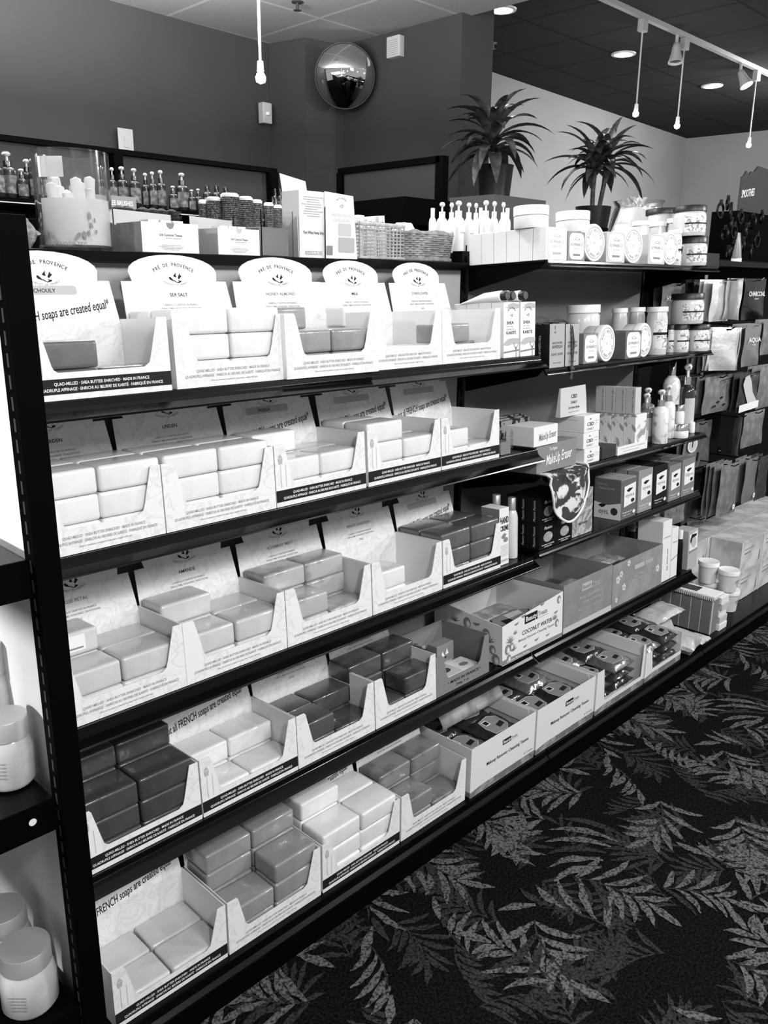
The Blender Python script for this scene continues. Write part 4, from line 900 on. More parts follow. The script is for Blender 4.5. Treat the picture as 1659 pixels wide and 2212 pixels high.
# cosmetics at the end of that shelf
for i in range(3):
    sbot('s5', .15, 1352+i*20, 1370+i*20, 1126+3*i, 'dark bottle with a grey cap behind the flowered carton, %s of three' % ('left', 'middle', 'right')[i], BLKB, (mat('matt_grey_cap', .22, .5),), 'cap', group='dark bottles behind the flowered carton', capw=.9, neck=.8)
o, W_, h_, x_ = sbox('s5', .004, 1427, 1446, 1130, .085, 'cosmetic_box', 'tall white cosmetic box, left of the pair beside the flowered carton', 'box', WHITEB); txt('peroxide 40', o, (W_*.6, -.0005, h_*.35), h=.009, width=.07, rot=-90); txt('AVGAN', o, (W_*.5, -.0005, h_*.72), h=.006, width=W_*.7, m=INKG)
o, W_, h_, x_ = sbox('s5', .004, 1447, 1461, 1144, .05, 'cosmetic_box', 'tall white cosmetic box, narrower right one of the pair', 'box', WHITEB); txt('AVGAN', o, (W_*.5, -.0005, h_*.7), h=.006, width=W_*.7, m=INKG)
decal(o, -.0004, [([(0, h_*.35), (W_, h_*.42), (W_, h_*.44), (0, h_*.37)], 0)], [INKG], 'stripe')
sbot('s5', .015, 1460, 1472, 1146, 'slim black bottle with a white cap between two cosmetic boxes', BLKB, (PLW,), 'cap', capw=.8, neck=.7)
o, W_, h_, x_ = sbox('s5', .0, 1484, 1504, 1150, .055, 'cosmetic_box', 'grey cosmetic box with a portrait picture at the shelf end', 'box', mat('cosmetic_box_grey', .40, .5))
decal(o, -.0004, [([(W_*.1, h_*.42), (W_*.95, h_*.45), (W_*.95, h_*.95), (W_*.1, h_*.9)], 0), (ell(W_*.55, h_*.68, W_*.28, h_*.14, 18), 1), ([(W_*.15, h_*.75), (W_*.3, h_*.9), (W_*.85, h_*.88), (W_*.8, h_*.82), (W_*.4, h_*.80), (W_*.25, h_*.65)], 2), ([(W_*.1, h_*.42), (W_*.95, h_*.45), (W_*.95, h_*.50), (W_*.1, h_*.48)], 3)], [WHITEB, mat('portrait_tone', .45, .6), INK, INKG], 'portrait_picture')
# ------------------------------------------------------------------ base deck: wipes cartons
FR = [(1015, 1152, 1631, 1537), (1156, 1280, 1547, 1460), (1284, 1388, 1470, 1392), (1391, 1469, 1415, 1365)]
zB = .1022; Yb = 1.049
WC = mat('white_wipes_card', .70, .5); BAND = mat('patchwork_band', .30, .5, noise=.5, nscale=40)
for i, (a, b_, yb, yt) in enumerate(FR):
    x_ = Xat(a, Yb, zB); W_ = Xat(b_, Yb, zB)-x_; h_ = Zat(yt, x_+W_, Yb)-zB
    cut = None
    if i >= 2: cut = [(0, 0), (W_, 0), (W_, h_ if i == 2 else .03), (W_-.012 if i == 2 else W_, h_ if i == 2 else .03), (W_-.016 if i == 2 else W_-.01, .03), (.048, .03), (.042, h_*.6), (.036, h_), (0, h_)]
    t = openbox('wipes_carton', 'white carton of foil wipes packs on the floor-level deck, %s of four' % ('nearest', 'second', 'third', 'farthest')[i], T(x_, Yb, zB), W_, .24, h_, WC, WC, cut=cut, group='white wipes cartons on the base deck')
    b = MB(); b.add([(0, -.0004, .001), (W_, -.0004, .001), (W_, -.0004, .019), (W_*.18, -.0004, .019), (0, -.0004, .014)], [(0, 1, 2, 3, 4)]); b.add([(-.0004, 0, .001), (-.0004, .24, .001), (-.0004, .24, .014), (-.0004, 0, .014)], [(0, 1, 2, 3)]); b.obj('band_printing', BAND, t)
    if i < 2:
        beauty(t, W_, W_*.60, h_*.70, W_*.13)
        txt('Makeup Remover Cleansing Tissues', t, (W_*.56, -.0006, h_*.48), h=.013, width=W_*.66); txt('6 Count', t, (W_*.90, -.0006, h_*.20), h=.008, width=W_*.14, m=INKG)
    # right-hand inner flap folded down
    b = MB(); b.prism([(.02, h_-.001), (.235, h_-.001), (.228, h_-.038), (.012, h_-.040)], 'x', W_-.006, W_-.0048); b.obj('folded_flap', WHITEB, t)
    lay = [(.030, .015), (.030, .115)] if i < 3 else [(.02, .0), (.02, .10)]
    nL = 2 if W_ > .2 else 1
    for lev in range(3):
        for k, (dx, v) in enumerate(lay):
            for c_ in range(nL):
                pl_ = (W_-.02)/nL
                lev_z = .004+lev*.029+(.012 if i == 3 else 0)
                jig = random.uniform(-4, 4) if lev == 2 else 0
                o = pack('foil_wipes_pack', 'foil wipes pack, %s layer, %s %s, in the %s white carton' % (('bottom', 'middle', 'top')[lev], ('front', 'rear')[k], ('left', 'right')[c_], ('nearest', 'second', 'third', 'farthest')[i]),
                         T(x_+.008+c_*pl_, Yb+.008+v, zB+lev_z) @ RZ(jig) @ RX(random.uniform(-7, 7) if lev == 2 else 0), pl_*.97, .098, .027, DFOIL if (i+k+c_) % 3 or lev < 2 else SFOIL, group='foil wipes packs', lab=WIPE if lev == 2 else None)
    if i == 0:
        b = MB(); n = 8; vs = []
        for j in range(n+1):
            a_ = j/n; y = .215-.12*math.sin(a_*1.5); z = h_+.030+.045*math.cos(a_*2.1)
            vs += [(.01, y, z), (W_-.01, y, z)]
        b.add(vs, [(2*j, 2*j+1, 2*j+3, 2*j+2) for j in range(n)]); o = b.obj('curled_lid', mat('checked_card', .36, .5, noise=.45, nscale=22), t, smooth=True); md = o.modifiers.new('t', 'SOLIDIFY'); md.thickness = .0012
# ------------------------------------------------------------------ third bay: pegboard, hooks, hanging packs
b = MB(); b.box(X2+.016, X3+.4, YB, YB+.012, .10, 1.36)
tag(b.obj('pegboard', mat('dark_pegboard', .003, .7, spec=.1), None), 'dark pegboard back of the hanging-pack bay', 'panel')
b = MB(); b.box(X2+.016, X3+.4, 1.20, YB-.002, 1.328, 1.345); tag(b.obj('top_deck', BLK), 'narrow black top deck above the hanging face mask packs', 'shelf')
HT = {}
def pouch(px0, px1, pyt, pyb, Y, m, label, text=None, n=3, group=None, rz=0, hook=True, tm=INKW, seal=None, th=.004, extra=None, dy=.015):
    zt = Zat(pyt, Xat((px0+px1)/2, Y, 1.0), Y); xm = Xat((px0+px1)/2, Y, zt)
    zt = Zat(pyt, xm, Y); x0_ = Xat(px0, Y, zt-.05); x1_ = Xat(px1, Y, zt-.05); zb = Zat(pyb, (x0_+x1_)/2, Y); W_ = x1_-x0_; h_ = zt-zb
    for k in range(n):
        yy = Y+k*dy+(.012 if k else 0)
        if yy > YB-.01: break
        b = MB(); nx_, nz = 8, 12; vs = []
        for sgn in (-1, 1):
            for i in range(nx_+1):
                for j in range(nz+1):
                    u, w_ = i/nx_, j/nz
                    e = min(1, min(w_, 1-w_)*6)*min(1, min(u, 1-u)*5+.05)
                    vs.append((u*W_-W_/2, sgn*th*(.08+e)+.0035*math.sin(w_*7+u*4+k*2)*(1-w_)+math.sin(u*9)*.0006, w_*h_-h_))
        K = (nx_+1)*(nz+1)
        fs = [(i*(nz+1)+j, (i+1)*(nz+1)+j, (i+1)*(nz+1)+j+1, i*(nz+1)+j+1) for i in range(nx_) for j in range(nz)]
        bd = [i*(nz+1) for i in range(nx_+1)]+[nx_*(nz+1)+j for j in range(1, nz+1)]+[i*(nz+1)+nz for i in range(nx_-1, -1, -1)]+[j for j in range(nz-1, 0, -1)]
        b.add(vs, fs+[tuple(q+K for q in f)[::-1] for f in fs]+[(bd[i], bd[(i+1) % len(bd)], bd[(i+1) % len(bd)]+K, bd[i]+K) for i in range(len(bd))])
        mw = T(xm, yy, zt) @ RZ(rz*(1 if k == 0 else .3)+random.uniform(-2, 2))
        o = b.obj('hanging_pack', m, smooth=60, mw=mw)
        pos = ('front', 'second', 'third', 'fourth')[k]
        tag(o, label+(', %s on its hook' % pos if n > 1 else ''), 'pack', group or ('hanging packs, '+label))
        if k == 0:
            yo = -th*1.1-.005
            if text: txt(text, o, (0, yo, -h_*.42), h=min(.022, h_*.16), width=W_*.78, m=tm); txt('MASK', o, (0, yo, -h_*.50), h=h_*.035, width=W_*.2, m=tm)
            if seal: q = decal(o, 0, [(ell(0, 0, .010, .010, 14), 0), ([(-.003, -.004), (.004, 0), (-.003, .004)], 1)], [INKW, INK], 'seal'); q.matrix_local = T(W_*.30, yo, -h_*.86)
            if extra: q = decal(o, 0, [([(W_*(x-.5), -h_*(1-z)) for x, z in p_], mi) for p_, mi in extra], [INK, WHITEB, GREYB, LGREYB], 'pack_picture'); q.matrix_local = T(0, yo, 0)
    if hook:
        ln = YB-Y+.028
        b = MB(); b.tube([(xm, YB-.002, zt-.004), (xm, Y-.015, zt-.006), (xm, Y-.028, zt+.004)], .0022, 6); b.box(xm-.012, xm+.012, YB-.0035, YB-.001, zt-.018, zt+.012)
        tag(b.obj('peg_hook', CHROME if (px0 % 2) else BLK, smooth=50), 'peg hook of the '+label, 'hook')
SIL = mat('silver_pouch', .85, .34, metal=.55, bump=1, bscale=22); BKP = mat('black_glossy_pouch', .004, .25, coat=.25, bump=.5, bscale=30)
GRP = mat('grey_glossy_pouch', .18, .3, coat=.5, bump=.4, bscale=30); LGP = mat('pale_pouch', .22, .4, coat=.3, noise=.3, nscale=30)
MGP = mat('mid_grey_pouch', .055, .4, noise=.3, nscale=40, coat=.2)
foot = [([(.15, .95), (.35, .99), (.5, .8), (.62, .5), (.92, .2), (.85, .05), (.6, .02), (.42, .2), (.22, .5), (.08, .75)], 3)]
pouch(1432, 1490, 612, 700, 1.33, GRP, 'hyaluronic face mask pack behind the jars', 'HYALURONIC', 2)
pouch(1500, 1534, 604, 700, 1.30, MGP, 'dark pack beside the hyaluronic one', None, 3)
pouch(1541, 1580, 604, 694, 1.22, SIL, 'crumpled silver pack in the top row', None, 3)
pouch(1582, 1603, 601, 690, 1.19, SIL, 'narrow silver pack in the top row', None, 2, rz=50)
pouch(1611, 1657, 602, 690, 1.19, BKP, 'black charcoal face mask pack', 'CHARCOAL', 3)
pouch(1516, 1552, 707, 804, 1.27, LGP, 'pale glossy pack in the second row', None, 3)
pouch(1556, 1583, 708, 800, 1.20, SIL, 'bright silver pack hanging askew in the second row', None, 3, rz=-35)
pouch(1585, 1605, 706, 797, 1.19, SIL, 'folded silver pack in the second row', None, 2, rz=40)
pouch(1611, 1647, 700, 790, 1.17, GRP, 'grey aqua face mask pack', 'AQUA', 3)
pouch(1650, 1685, 690, 765, 1.19, LGP, 'pale second-row pack at the far right', None, 2)
pouch(1488, 1524, 812, 904, 1.27, MGP, 'dark acne face mask pack', 'ACNE WARRIOR', 3)
dots = [(ell(.35+.12*i, .2+.1*((i*7) % 3), .05, .035, 8), 0) for i in range(4)]+[([(.5, .85), (.9, .9), (.9, .92), (.5, .87)], 0), ([(.55, .80), (.9, .85), (.9, .86), (.55, .81)], 0)]
pouch(1526, 1582, 811, 890, 1.23, LGP, 'grey pack printed with dots in the third row', None, 3, extra=dots)
pouch(1601, 1640, 808, 886, 1.19, MGP, 'dark foot mask pack with a pale foot picture', None, 4, extra=foot+[([(0, .0), (1, .05), (1, .25), (0, .2)], 1)])
pouch(1643, 1690, 790, 878, 1.19, LGP, 'grey third-row pack at the far right', None, 3)
pouch(1484, 1538, 912, 1010, 1.30, LGP, 'pale pack with a clock-like picture behind the bottles', None, 2, extra=[(ell(.25, .55, .18, .16, 20), 1), (ell(.25, .55, .15, .13, 20), 3), ([(.22, .5), (.26, .5), (.27, .7), (.23, .7)], 0), ([(.45, .2), (.5, .15), (.52, .35), (.46, .38)], 0)])
pouch(1610, 1653, 888, 962, 1.19, LGP, 'single pale sheet hanging on a short hook', None, 1)
pouch(1588, 1604, 898, 980, 1.20, LGP, 'thin twisted pale pack beside the single sheet', None, 1, rz=45)
pouch(1482, 1534, 1022, 1122, 1.30, MGP, 'grey pack with a round arrow badge beside the eye pads', 'DETOX', 3, seal=True)
pouch(1541, 1566, 1010, 1112, 1.24, MGP, 'dark narrow pack behind the pale badge pack', None, 3)
pouch(1562, 1598, 1002, 1111, 1.18, LGP, 'pale pack with a round arrow badge in the lowest row', None, 4, seal=True)
pouch(1614, 1640, 990, 1083, 1.17, GRP, 'grey pack in the lowest row beside the pale badge pack', None, 3, seal=True)
pouch(1641, 1665, 985, 1076, 1.19, MGP, 'dark lowest-row pack at the far right', None, 3)
pouch(1438, 1482, 1084, 1132, 1.26, LGP, 'snail sheet mask pack low behind the eye pads', 'SNAIL SHEET', 2, tm=INKG)
pouch(1396, 1438, 1098, 1134, 1.28, PKG, 'patterned pack low beside the snail sheet mask', None, 2)
pouch(1486, 1530, 1118, 1140, 1.27, PKD, 'dark pack just above the stacked boxes', None, 1)
# ------------------------------------------------------------------ base of the third bay
BXM = mat('grey_printed_carton', .62, .5, dark=.42, nscale=14, lo=.40, hi=.58, detail=5); BXT = mat('pale_tape', .62, .4)
gw = .205; gx0 = Xat(1588, 1.13, .12); hb3 = .118
for lev in range(2):
    for c_ in range(5):
        for k in range(2):
            xx = gx0-.235+c_*(gw+.003) if k else gx0+c_*(gw+.003)
            o = solid('glove_box', 'grey printed product box, %s layer, %s row, %s from the left in the far stack' % (('lower', 'upper')[lev], ('front', 'rear')[k], ('first', 'second', 'third', 'fourth', 'fifth')[c_]), 'box', T(xx, 1.128+k*.121, .1022+lev*(hb3+.001)), gw, .119, hb3, BXM, 'stacked grey product boxes')
            b = MB(); flat(b, [(0, 0), (.012, 0), (.012, hb3), (0, hb3)], -.0004, 0); flat(b, [(.03, hb3*.55), (.09, hb3*.55), (.09, hb3*.6), (.03, hb3*.6)], -.0004, 1); flat(b, [(.03, hb3*.7), (.12, hb3*.7), (.12, hb3*.73), (.03, hb3*.73)], -.0004, 1); flat(b, [(gw-.03, .01), (gw-.015, .02), (gw-.018, hb3*.5), (gw-.028, hb3*.45)], -.0004, 2)
            b.add([(.0, .05, hb3+.0004), (gw, .05, hb3+.0004), (gw, .052, hb3+.0004), (0, .052, hb3+.0004)], [(0, 1, 2, 3)], 0); b.obj('printing', [BXT, INKG, INKG], o)
def pail(px, py0, pw, Y, up, label):
    z = .1022+up; X = Xat(px, Y, z+.05); r = pw/2/FPX*dep((X, Y, z)); h_ = .078
    t = thing('plastic_tub', label, 'tub', T(X, Y, z), 'white lidded tubs')
    b = MB(); b.lathe([(.0001, 0), (r*.80, 0), (r*.92, h_*.86), (.0001, h_*.86)], 24, cap=False); b.obj('body', mat('pale_tub', .62, .35), t, smooth=50)
    b = MB(); b.lathe([(r*.93, h_*.80), (r, h_*.80), (r, h_*.97), (r*.97, h_), (r*.88, h_*.985), (.0001, h_*.985)], 24, cap=False); b.obj('lid', PLW, t, smooth=50)
    txt('NO POROUS', t, (.0, -r*.93, h_*.5), h=.009, width=r*1.0); txt('CREAM', t, (0, -r*.91, h_*.40), h=.008, width=r*.6, m=INKG)
    return h_
for (px, pw, Y, dx, lab) in ((1530, 44, 1.155, 0, 'left'), (1574, 44, 1.085, 0, 'right')):
    for k in range(2): pail(px, 0, pw, Y, .058+k*.0795 if lab == 'left' else .040+k*.0795, 'white lidded plastic tub, %s of the %s pair, beside the portrait box' % (('lower', 'upper')[k], lab))
solid('shipping_box', 'grey box under the left pair of plastic tubs', 'box', T(Xat(1512, 1.12, .15), 1.10, .1022), .10, .10, .0565, BXM)
# row of upright cartons
TAN = mat('mid_grey_carton', .20, .5, noise=.12, nscale=30)
xr = Xat(1530, 1.07, .11); wr = .052
for k in range(6):
    o = solid('cosmetic_carton', 'mid grey upright cosmetic carton, %s of six in a file on the base deck' % ords[k if k < 6 else 5], 'box', T(xr, 1.066+k*.0375, .1022), wr, .0355, .125-.002*k, TAN, 'file of mid grey cartons')
    b = MB(); flat(b, [(0, 0), (.006, 0), (.006, .120), (0, .120)], -.0004, 0); b.add([(-.0004, 0, .001), (-.0004, .0025, .001), (-.0004, .0025, .12), (-.0004, 0, .12)], [(0, 1, 2, 3)]); b.obj('pale_edges', BXT, o)
for k in range(5):
    solid('flat_box', 'small pale flat box, %s in the stack beside the file of grey cartons' % ('lowest', 'second', 'middle', 'fourth', 'topmost')[k], 'box', T(xr+wr+.003+.004*(k % 2), 1.056+.003*(k % 3), .1022+k*.0245), .062, .07, .0238, LGREYB if k % 2 else WHITEB, 'small flat boxes')
t = thing('brush_block', 'white ribbed scrub brush lying on the file of grey cartons', 'brush', T(xr-.005, 1.06, .1022+.1262) @ RZ(0))
b = MB(); b.box(0, .075, 0, .20, .008, .016); b.obj('block', PLW, t, bev=.002)
b = MB()
for k in range(26): b.box(-.002, .0, .004+k*.0074, .008+k*.0074, 0, .014); b.box(.01, .065, .004+k*.0074, .008+k*.0074, 0, .0078)
b.obj('bristles', WHITEB, t)
b = MB(); b.box(.012, .062, .07, .19, .0163, .0168); b.obj('label', DKB, t)
# clear bags lying at the front
BAG = mat('clear_plastic_bag', .62, .15, bump=1, bscale=25, coat=.8, noise=.25, nscale=20)
xg_ = Xat(1475, 1.05, .11)
pack('plastic_bag', 'crumpled clear plastic bag hanging over the front lip past the last wipes carton', T(xg_, 1.02, .105) @ RX(5) @ RZ(10), .11, .10, .055, BAG, cat='bag')
pack('plastic_bag', 'small clear plastic bag in front of the grey cartons', T(xg_+.10, 1.035, .104), .075, .06, .030, BAG, cat='bag')
pack('plastic_bag', 'long pale plastic bag lying above the crumpled bag', T(xg_-.03, 1.13, .19) @ RZ(-8) @ RY(-6), .15, .10, .022, BAG, cat='bag')
pack('plastic_bag', 'clear plastic bag beneath the long pale one', T(xg_-.0, 1.13, .1035), .12, .11, .075, BAG, cat='bag')
# ------------------------------------------------------------------ top deck of the soap bay
ZT = 1.3170
def tfit(Y, pl, pr, pt, z=ZT):
    x_ = Xat(pl, Y, z); return x_, Xat(pr, Y, z)-x_, Zat(pt, x_, Y)-z
Yv = 1.44
xj = Xat(168, Yv, ZT); rj = 78/FPX*dep((xj, Yv, ZT+.08)); hj = Zat(330, xj, Yv)-ZT
t = thing('apothecary_jar', 'tall clear glass cylinder jar of white cotton rolls with a printed card', 'jar', T(xj, Yv, ZT+.0003))
b = MB(); b.lathe([(.0001, 0), (rj, 0), (rj, hj), (rj-.0035, hj), (rj-.0035, .008), (.0001, .008)], 48, cap=False); b.obj('glass_wall', mat('thin_glass', .98, .02, trans=1, ior=1.12, coat=1), t, smooth=50)
b = MB(); n = 40; vs = []; a0, a1 = -178, 2; hc_ = hj*.52; rr = rj-.0052
for i in range(n+1):
    a = math.radians(a0+(a1-a0)*i/n); vs += [(rr*math.cos(a), rr*math.sin(a), .009), (rr*math.cos(a), rr*math.sin(a), hc_)]
b.add(vs, [(2*i, 2*i+2, 2*i+3, 2*i+1) for i in range(n)]); b.obj('card_sleeve', WHITEB, t, smooth=True)
def curved(par, items, mats_, rad, name):
    b = MB()
    for pts, mi in items: b.add([(rad*math.sin(x/rad), -rad*math.cos(x/rad), z) for x, z in pts], [tuple(range(len(pts)))], mi)
    o = b.obj(name, mats_, par); o.matrix_local = RZ(-44); return o
petal = []
for sx_ in (-1, 1):
    for (u, z, s_, an) in ((.022, .022, .007, 60), (.033, .024, .007, 100), (.041, .028, .005, 95), (.046, .040, .005, 110), (.044, .055, .006, 100), (.052, .048, .004, 90), (.054, .030, .004, 90)):
        a_ = math.radians(an if sx_ > 0 else 180-an); c_, s2 = math.cos(a_), math.sin(a_)
        petal.append(([(sx_*u+s_*(x*c_-y*s2), z+s_*(x*s2+y*c_)) for x, y in ell(0, 0, 1, .42, 10)], 0))
curved(t, petal, [INKG], rj+.0006, 'petal_printing')
o = txt('ITEM NO.DH-7700', t, (0, 0, 0), h=.009, width=.062, m=INKG); me_ = o.data.copy(); o.data = me_
for v_ in me_.vertices: pass
o.matrix_local = RZ(-44) @ T(.005, -rj-.0008, .007) @ FACE['front'] @ SC(.062/tmesh('ITEM NO.DH-7700', 0, INKG)[1], .009, 1)
b = MB(); b.add([(-.03, -rj+.006, hj*.72), (.012, -rj+.006, hj*.72), (.012, -rj+.006, hj*.92), (-.03, -rj+.006, hj*.92)], [(0, 1, 2, 3)]); o = b.obj('price_card', WHITEB, t); o.matrix_local = RZ(-50)
for i in range(13):
    a = i*2.4; rad = rj*.60*(.45+.55*((i*37 % 10)/10)); x_, y_ = rad*math.cos(a), rad*math.sin(a); ln = hj*(.55+.22*((i*13 % 7)/7))
    b = MB(); b.lathe([(.0001, 0), (.009, .003), (.0115, ln*.5), (.009, ln-.004), (.0001, ln)], 9, cap=False)
    o = b.obj('cotton_roll', WHITEB, smooth=60); tag(o, 'white cotton roll standing in the tall glass jar', 'cotton roll', 'cotton rolls in the glass jar'); o.matrix_world = T(xj+x_*.8, Yv+y_*.8, ZT+.009) @ RX(6*math.sin(a)) @ RY(7*math.cos(a))
# rough grey sack behind the post
x_, W_, h_ = tfit(1.42, 52, 92, 470)
pack('loofah_pad', 'rough grey loofah pad left of the tall glass jar', T(x_-.02, 1.42, ZT+.001) @ RX(0), W_+.02, .06, h_, mat('loofah', .36, .9, noise=.5, nscale=90, bump=1, bscale=120), cat='loofah', crimp=.004)
# tissue boxes
for i, (a, b_, pt, sb) in enumerate(((308, 430, 478, 254), (472, 561, 492, 436))):
    Y = 1.36; x_, W_, h_ = tfit(Y, a, b_, pt)
    t = thing('tissue_box', 'white oil control tissue display box with grey side, %s of two' % ('left', 'right')[i], 'box', T(x_, Y, ZT+.0004), 'oil control tissue boxes')
    b = MB(); b.box(0, W_, 0, .10, 0, h_); b.obj('carton', LGREYB if i else mat('tissue_box_side', .30, .5, noise=.3, nscale=25), t, bev=.0006)
    b = MB(); cut = [(W_*(.5+.07*math.cos(math.radians(a_))), h_-.0005-W_*.09*math.sin(math.radians(a_))) for a_ in range(0, 181, 20)]
    b.prism([(0, 0), (W_, 0), (W_, h_)]+cut+[(0, h_)], 'y', -.0008, -.0002); b.obj('front_panel', WHITEB, t)
    b = MB(); b.prism([(-.004, h_*.95), (W_*.98, h_*.95), (W_*.98, h_+.020), (-.004, h_+.024)], 'y', .085, .086); b.obj('back_flap', LGREYB, t)
    for k in range(3):
        b = MB(); b.box(W_*(.28+.22*k), W_*(.28+.22*k)+W_*.18, .03, .06, h_+.0005, h_+.006); b.obj('tissue_sleeve', PIC if 0 else WHITEB, t)
    txt('Oil Control Tissue', t, (W_*.5, -.0012, h_*.55), h=h_*.11, width=W_*.40); txt('absorbs excess oil', t, (W_*.54, -.0012, h_*.47), h=h_*.05, width=W_*.26, m=INKG)
    for k, wd_ in enumerate((.34, .44, .36, .28)): txt('oil blotting tissue papers for the face', t, (W_*.5, -.0012, h_*(.24-.05*k)), h=h_*.04, width=W_*wd_, m=INKG)
x_, W_, h_ = tfit(1.37, 566, 634, 452)
t = thing('acrylic_holder', 'clear acrylic holder of grey tissue sleeves beside the white soap leaflet', 'holder', T(x_, 1.37, ZT+.0004))
b = MB()
for q in ((0, W_, 0, .0015), (0, W_, .09, .0915), (0, .0015, 0, .0915), (W_-.0015, W_, 0, .0915)): b.box(q[0], q[1], q[2], q[3], 0, h_)
b.obj('acrylic_walls', mat('acrylic', .95, .05, trans=1, ior=1.1), t)
o = solid('tissue_sleeves', 'grey tissue sleeves', None, None, W_-.008, .07, h_*.62, mat('sleeve_grey', .25, .5), None); o.parent = t; o.location = (.004, .01, .001); del o['label']
x_, W_, h_ = tfit(1.38, 648, 702, 410)
t = thing('leaflet_box', 'tall white carton with an open top flap and small grey print', 'carton', T(x_, 1.38, ZT+.0004))
b = MB(); b.box(0, W_, 0, .055, 0, h_); b.obj('carton', WHITEB, t, bev=.0006)
b = MB(); b.prism([(-.002, h_), (W_*.95, h_), (W_*.88, h_+.024), (-.008, h_+.034)], 'y', .050, .0510); b.obj('flap', WHITEB, t)
b = MB(); b.prism([(0, 0), (.13, 0), (.004, h_*.62)], 'x', -.003, -.001); b.obj('side_gusset', LGREYB, t)
txt('Pure White Hemp Strip', t, (W_*.55, -.0005, h_*.36), h=.009, width=W_*.8)
for k in range(9): txt('cleansing nourishing body care with natural oils', t, (W_*(.55-.08*(k % 2)), -.0005, h_*(.90-.035*k)), h=.0035, width=W_*(.75-.12*(k % 3)), m=INKG)
for k in range(3): txt('distributed by the maker', t, (W_*.55, -.0005, h_*(.09-.022*k)), h=.0035, width=W_*.7, m=INKG)
x_, W_, h_ = tfit(1.375, 703, 772, 418)
t = thing('soap_sign_card', 'white upright card picturing three grey soaps, beside the tall leaflet carton', 'card', T(x_, 1.375, ZT+.0004))
b = MB(); b.prism([(0, 0), (W_, 0), (W_-.012, h_), (0, h_+.004)], 'y', 0, .002); b.prism([(0, 0), (.05, 0), (0, h_*.8)], 'x', 0, .0015); b.obj('card', WHITEB, t)
arc_into(mb0 := MB(), 'PRÉ DE PROVENCE', W_*.5, h_*.80, .018, .004, True, 1.5, -.0005); logo2 = [[(W_*.5+x*.4, h_*.83+z*.4) for x, z in q] for q in BIRD]
for q in logo2: flat(mb0, q, -.0006, 0)
text_into(mb0, 'INSPIRATION', W_*.5, h_*.66, width=W_*.6, h=.009, y=-.0005, mi=1); text_into(mb0, 'EXPRESSION', W_*.5, h_*.58, width=W_*.5, h=.009, y=-.0005, mi=1)
mb0.obj('printing', [INKG, mat('faint_ink', .62, .6)], t)
decal(t, -.0004, [(rrect(W_*.40, W_*.80, h_*.36, h_*.56, .003), 0), (rrect(W_*.40, W_*.90, h_*.10, h_*.34, .003), 1), (rrect(W_*.03, W_*.22, h_*.05, h_*.20, .002), 2)], [LGREYB, mat('card_grey', .40, .6), GREYB], 'soap_picture')
# baskets
WIC = mat('pale_wicker', .52, .7, noise=.25, nscale=80); WIC2 = mat('straw_wicker', .36, .7, noise=.35, nscale=60)
x_, W_, h_ = tfit(1.375, 776, 872, 484)
t = thing('wicker_basket', 'square pale open-grid basket holding small white boxes', 'basket', T(x_, 1.375, ZT+.002))
b = MB(); D_ = .13
for k in range(10):
    z = .004+h_*k/10
    b.tube([(0, 0, z), (W_, 0, z), (W_, D_, z), (0, D_, z), (0, 0, z)], .0013, 5)
for k in range(13):
    u = k/12
    for pq in ((u*W_, 0), (u*W_, D_)): b.tube([(pq[0], pq[1], 0), (pq[0], pq[1], h_)], .0014, 5)
    b.tube([(0, u*D_, 0), (0, u*D_, h_)], .0014, 5); b.tube([(W_, u*D_, 0), (W_, u*D_, h_)], .0014, 5)
b.box(0, W_, 0, D_, 0, .003); b.obj('woven_grid', WIC, t)
b = MB(); b.tube([(0, 0, h_), (W_, 0, h_), (W_, D_, h_), (0, D_, h_), (0, 0, h_)], .004, 8); b.tube([(0, 0, .003), (W_, 0, .003), (W_, D_, .003), (0, D_, .003), (0, 0, .003)], .003, 8); b.obj('rim', WIC, t)
for i in range(5):
    o = solid('sample_box', 'small white sample box with a dark label in the square basket, %s from the left' % ('first', 'second', 'third', 'fourth', 'fifth')[i], 'box', T(x_+.008+i*.021, 1.40+.01*(i % 2), ZT+.006) @ RY(3-i*2), .019, .05, h_+.012+.005*math.sin(i*2), WHITEB, 'sample boxes in the square basket')
    decal(o, -.0005, [([(.004, h_*.93), (.015, h_*.93), (.015, h_*1.05), (.004, h_*1.05)], 0)], [INKG], 'label')
x_, W_, h_ = tfit(1.39, 878, 990, 503)
t = thing('wicker_basket', 'low oval straw basket holding a white bag', 'basket', T(x_+W_/2, 1.45, ZT+.002))
def oval(z, k=1.0, n=40, ph=0): return [(W_/2*k*math.copysign(abs(math.cos(a))**.6, math.cos(a)), .065*k*math.copysign(abs(math.sin(a))**.6, math.sin(a)), z) for a in [2*math.pi*(i+ph)/n for i in range(n+1)]]
b = MB()
for k in range(13):
    z = .004+h_*k/13; pts = oval(z, .90+.10*k/13)
    pts = [(x*(1+.018*(1 if (i+k) % 2 else -1)), y*(1+.03*(1 if (i+k) % 2 else -1)), zz) for i, (x, y, zz) in enumerate(pts)]
    b.tube(pts, .0031, 5)
b.prism([(x*.98, y*.98) for x, y, z in oval(0)[:-1]], 'z', 0, .003); b.obj('woven_wall', WIC2, t, smooth=60)
b = MB(); b.tube(oval(h_), .0045, 8); pts = oval(h_+.002); b.tube([(x, y, z+.003*math.sin(i*1.5)) for i, (x, y, z) in enumerate(pts)], .004, 6); b.tube(oval(.004, .95), .005, 8); b.obj('rim', WIC2, t, smooth=60)
pack('product_bag', 'white product bag with a dark logo standing in the straw basket', T(x_+.01, 1.42, ZT+h_*.55), .075, .05, .055, WHITEB, cat='bag')
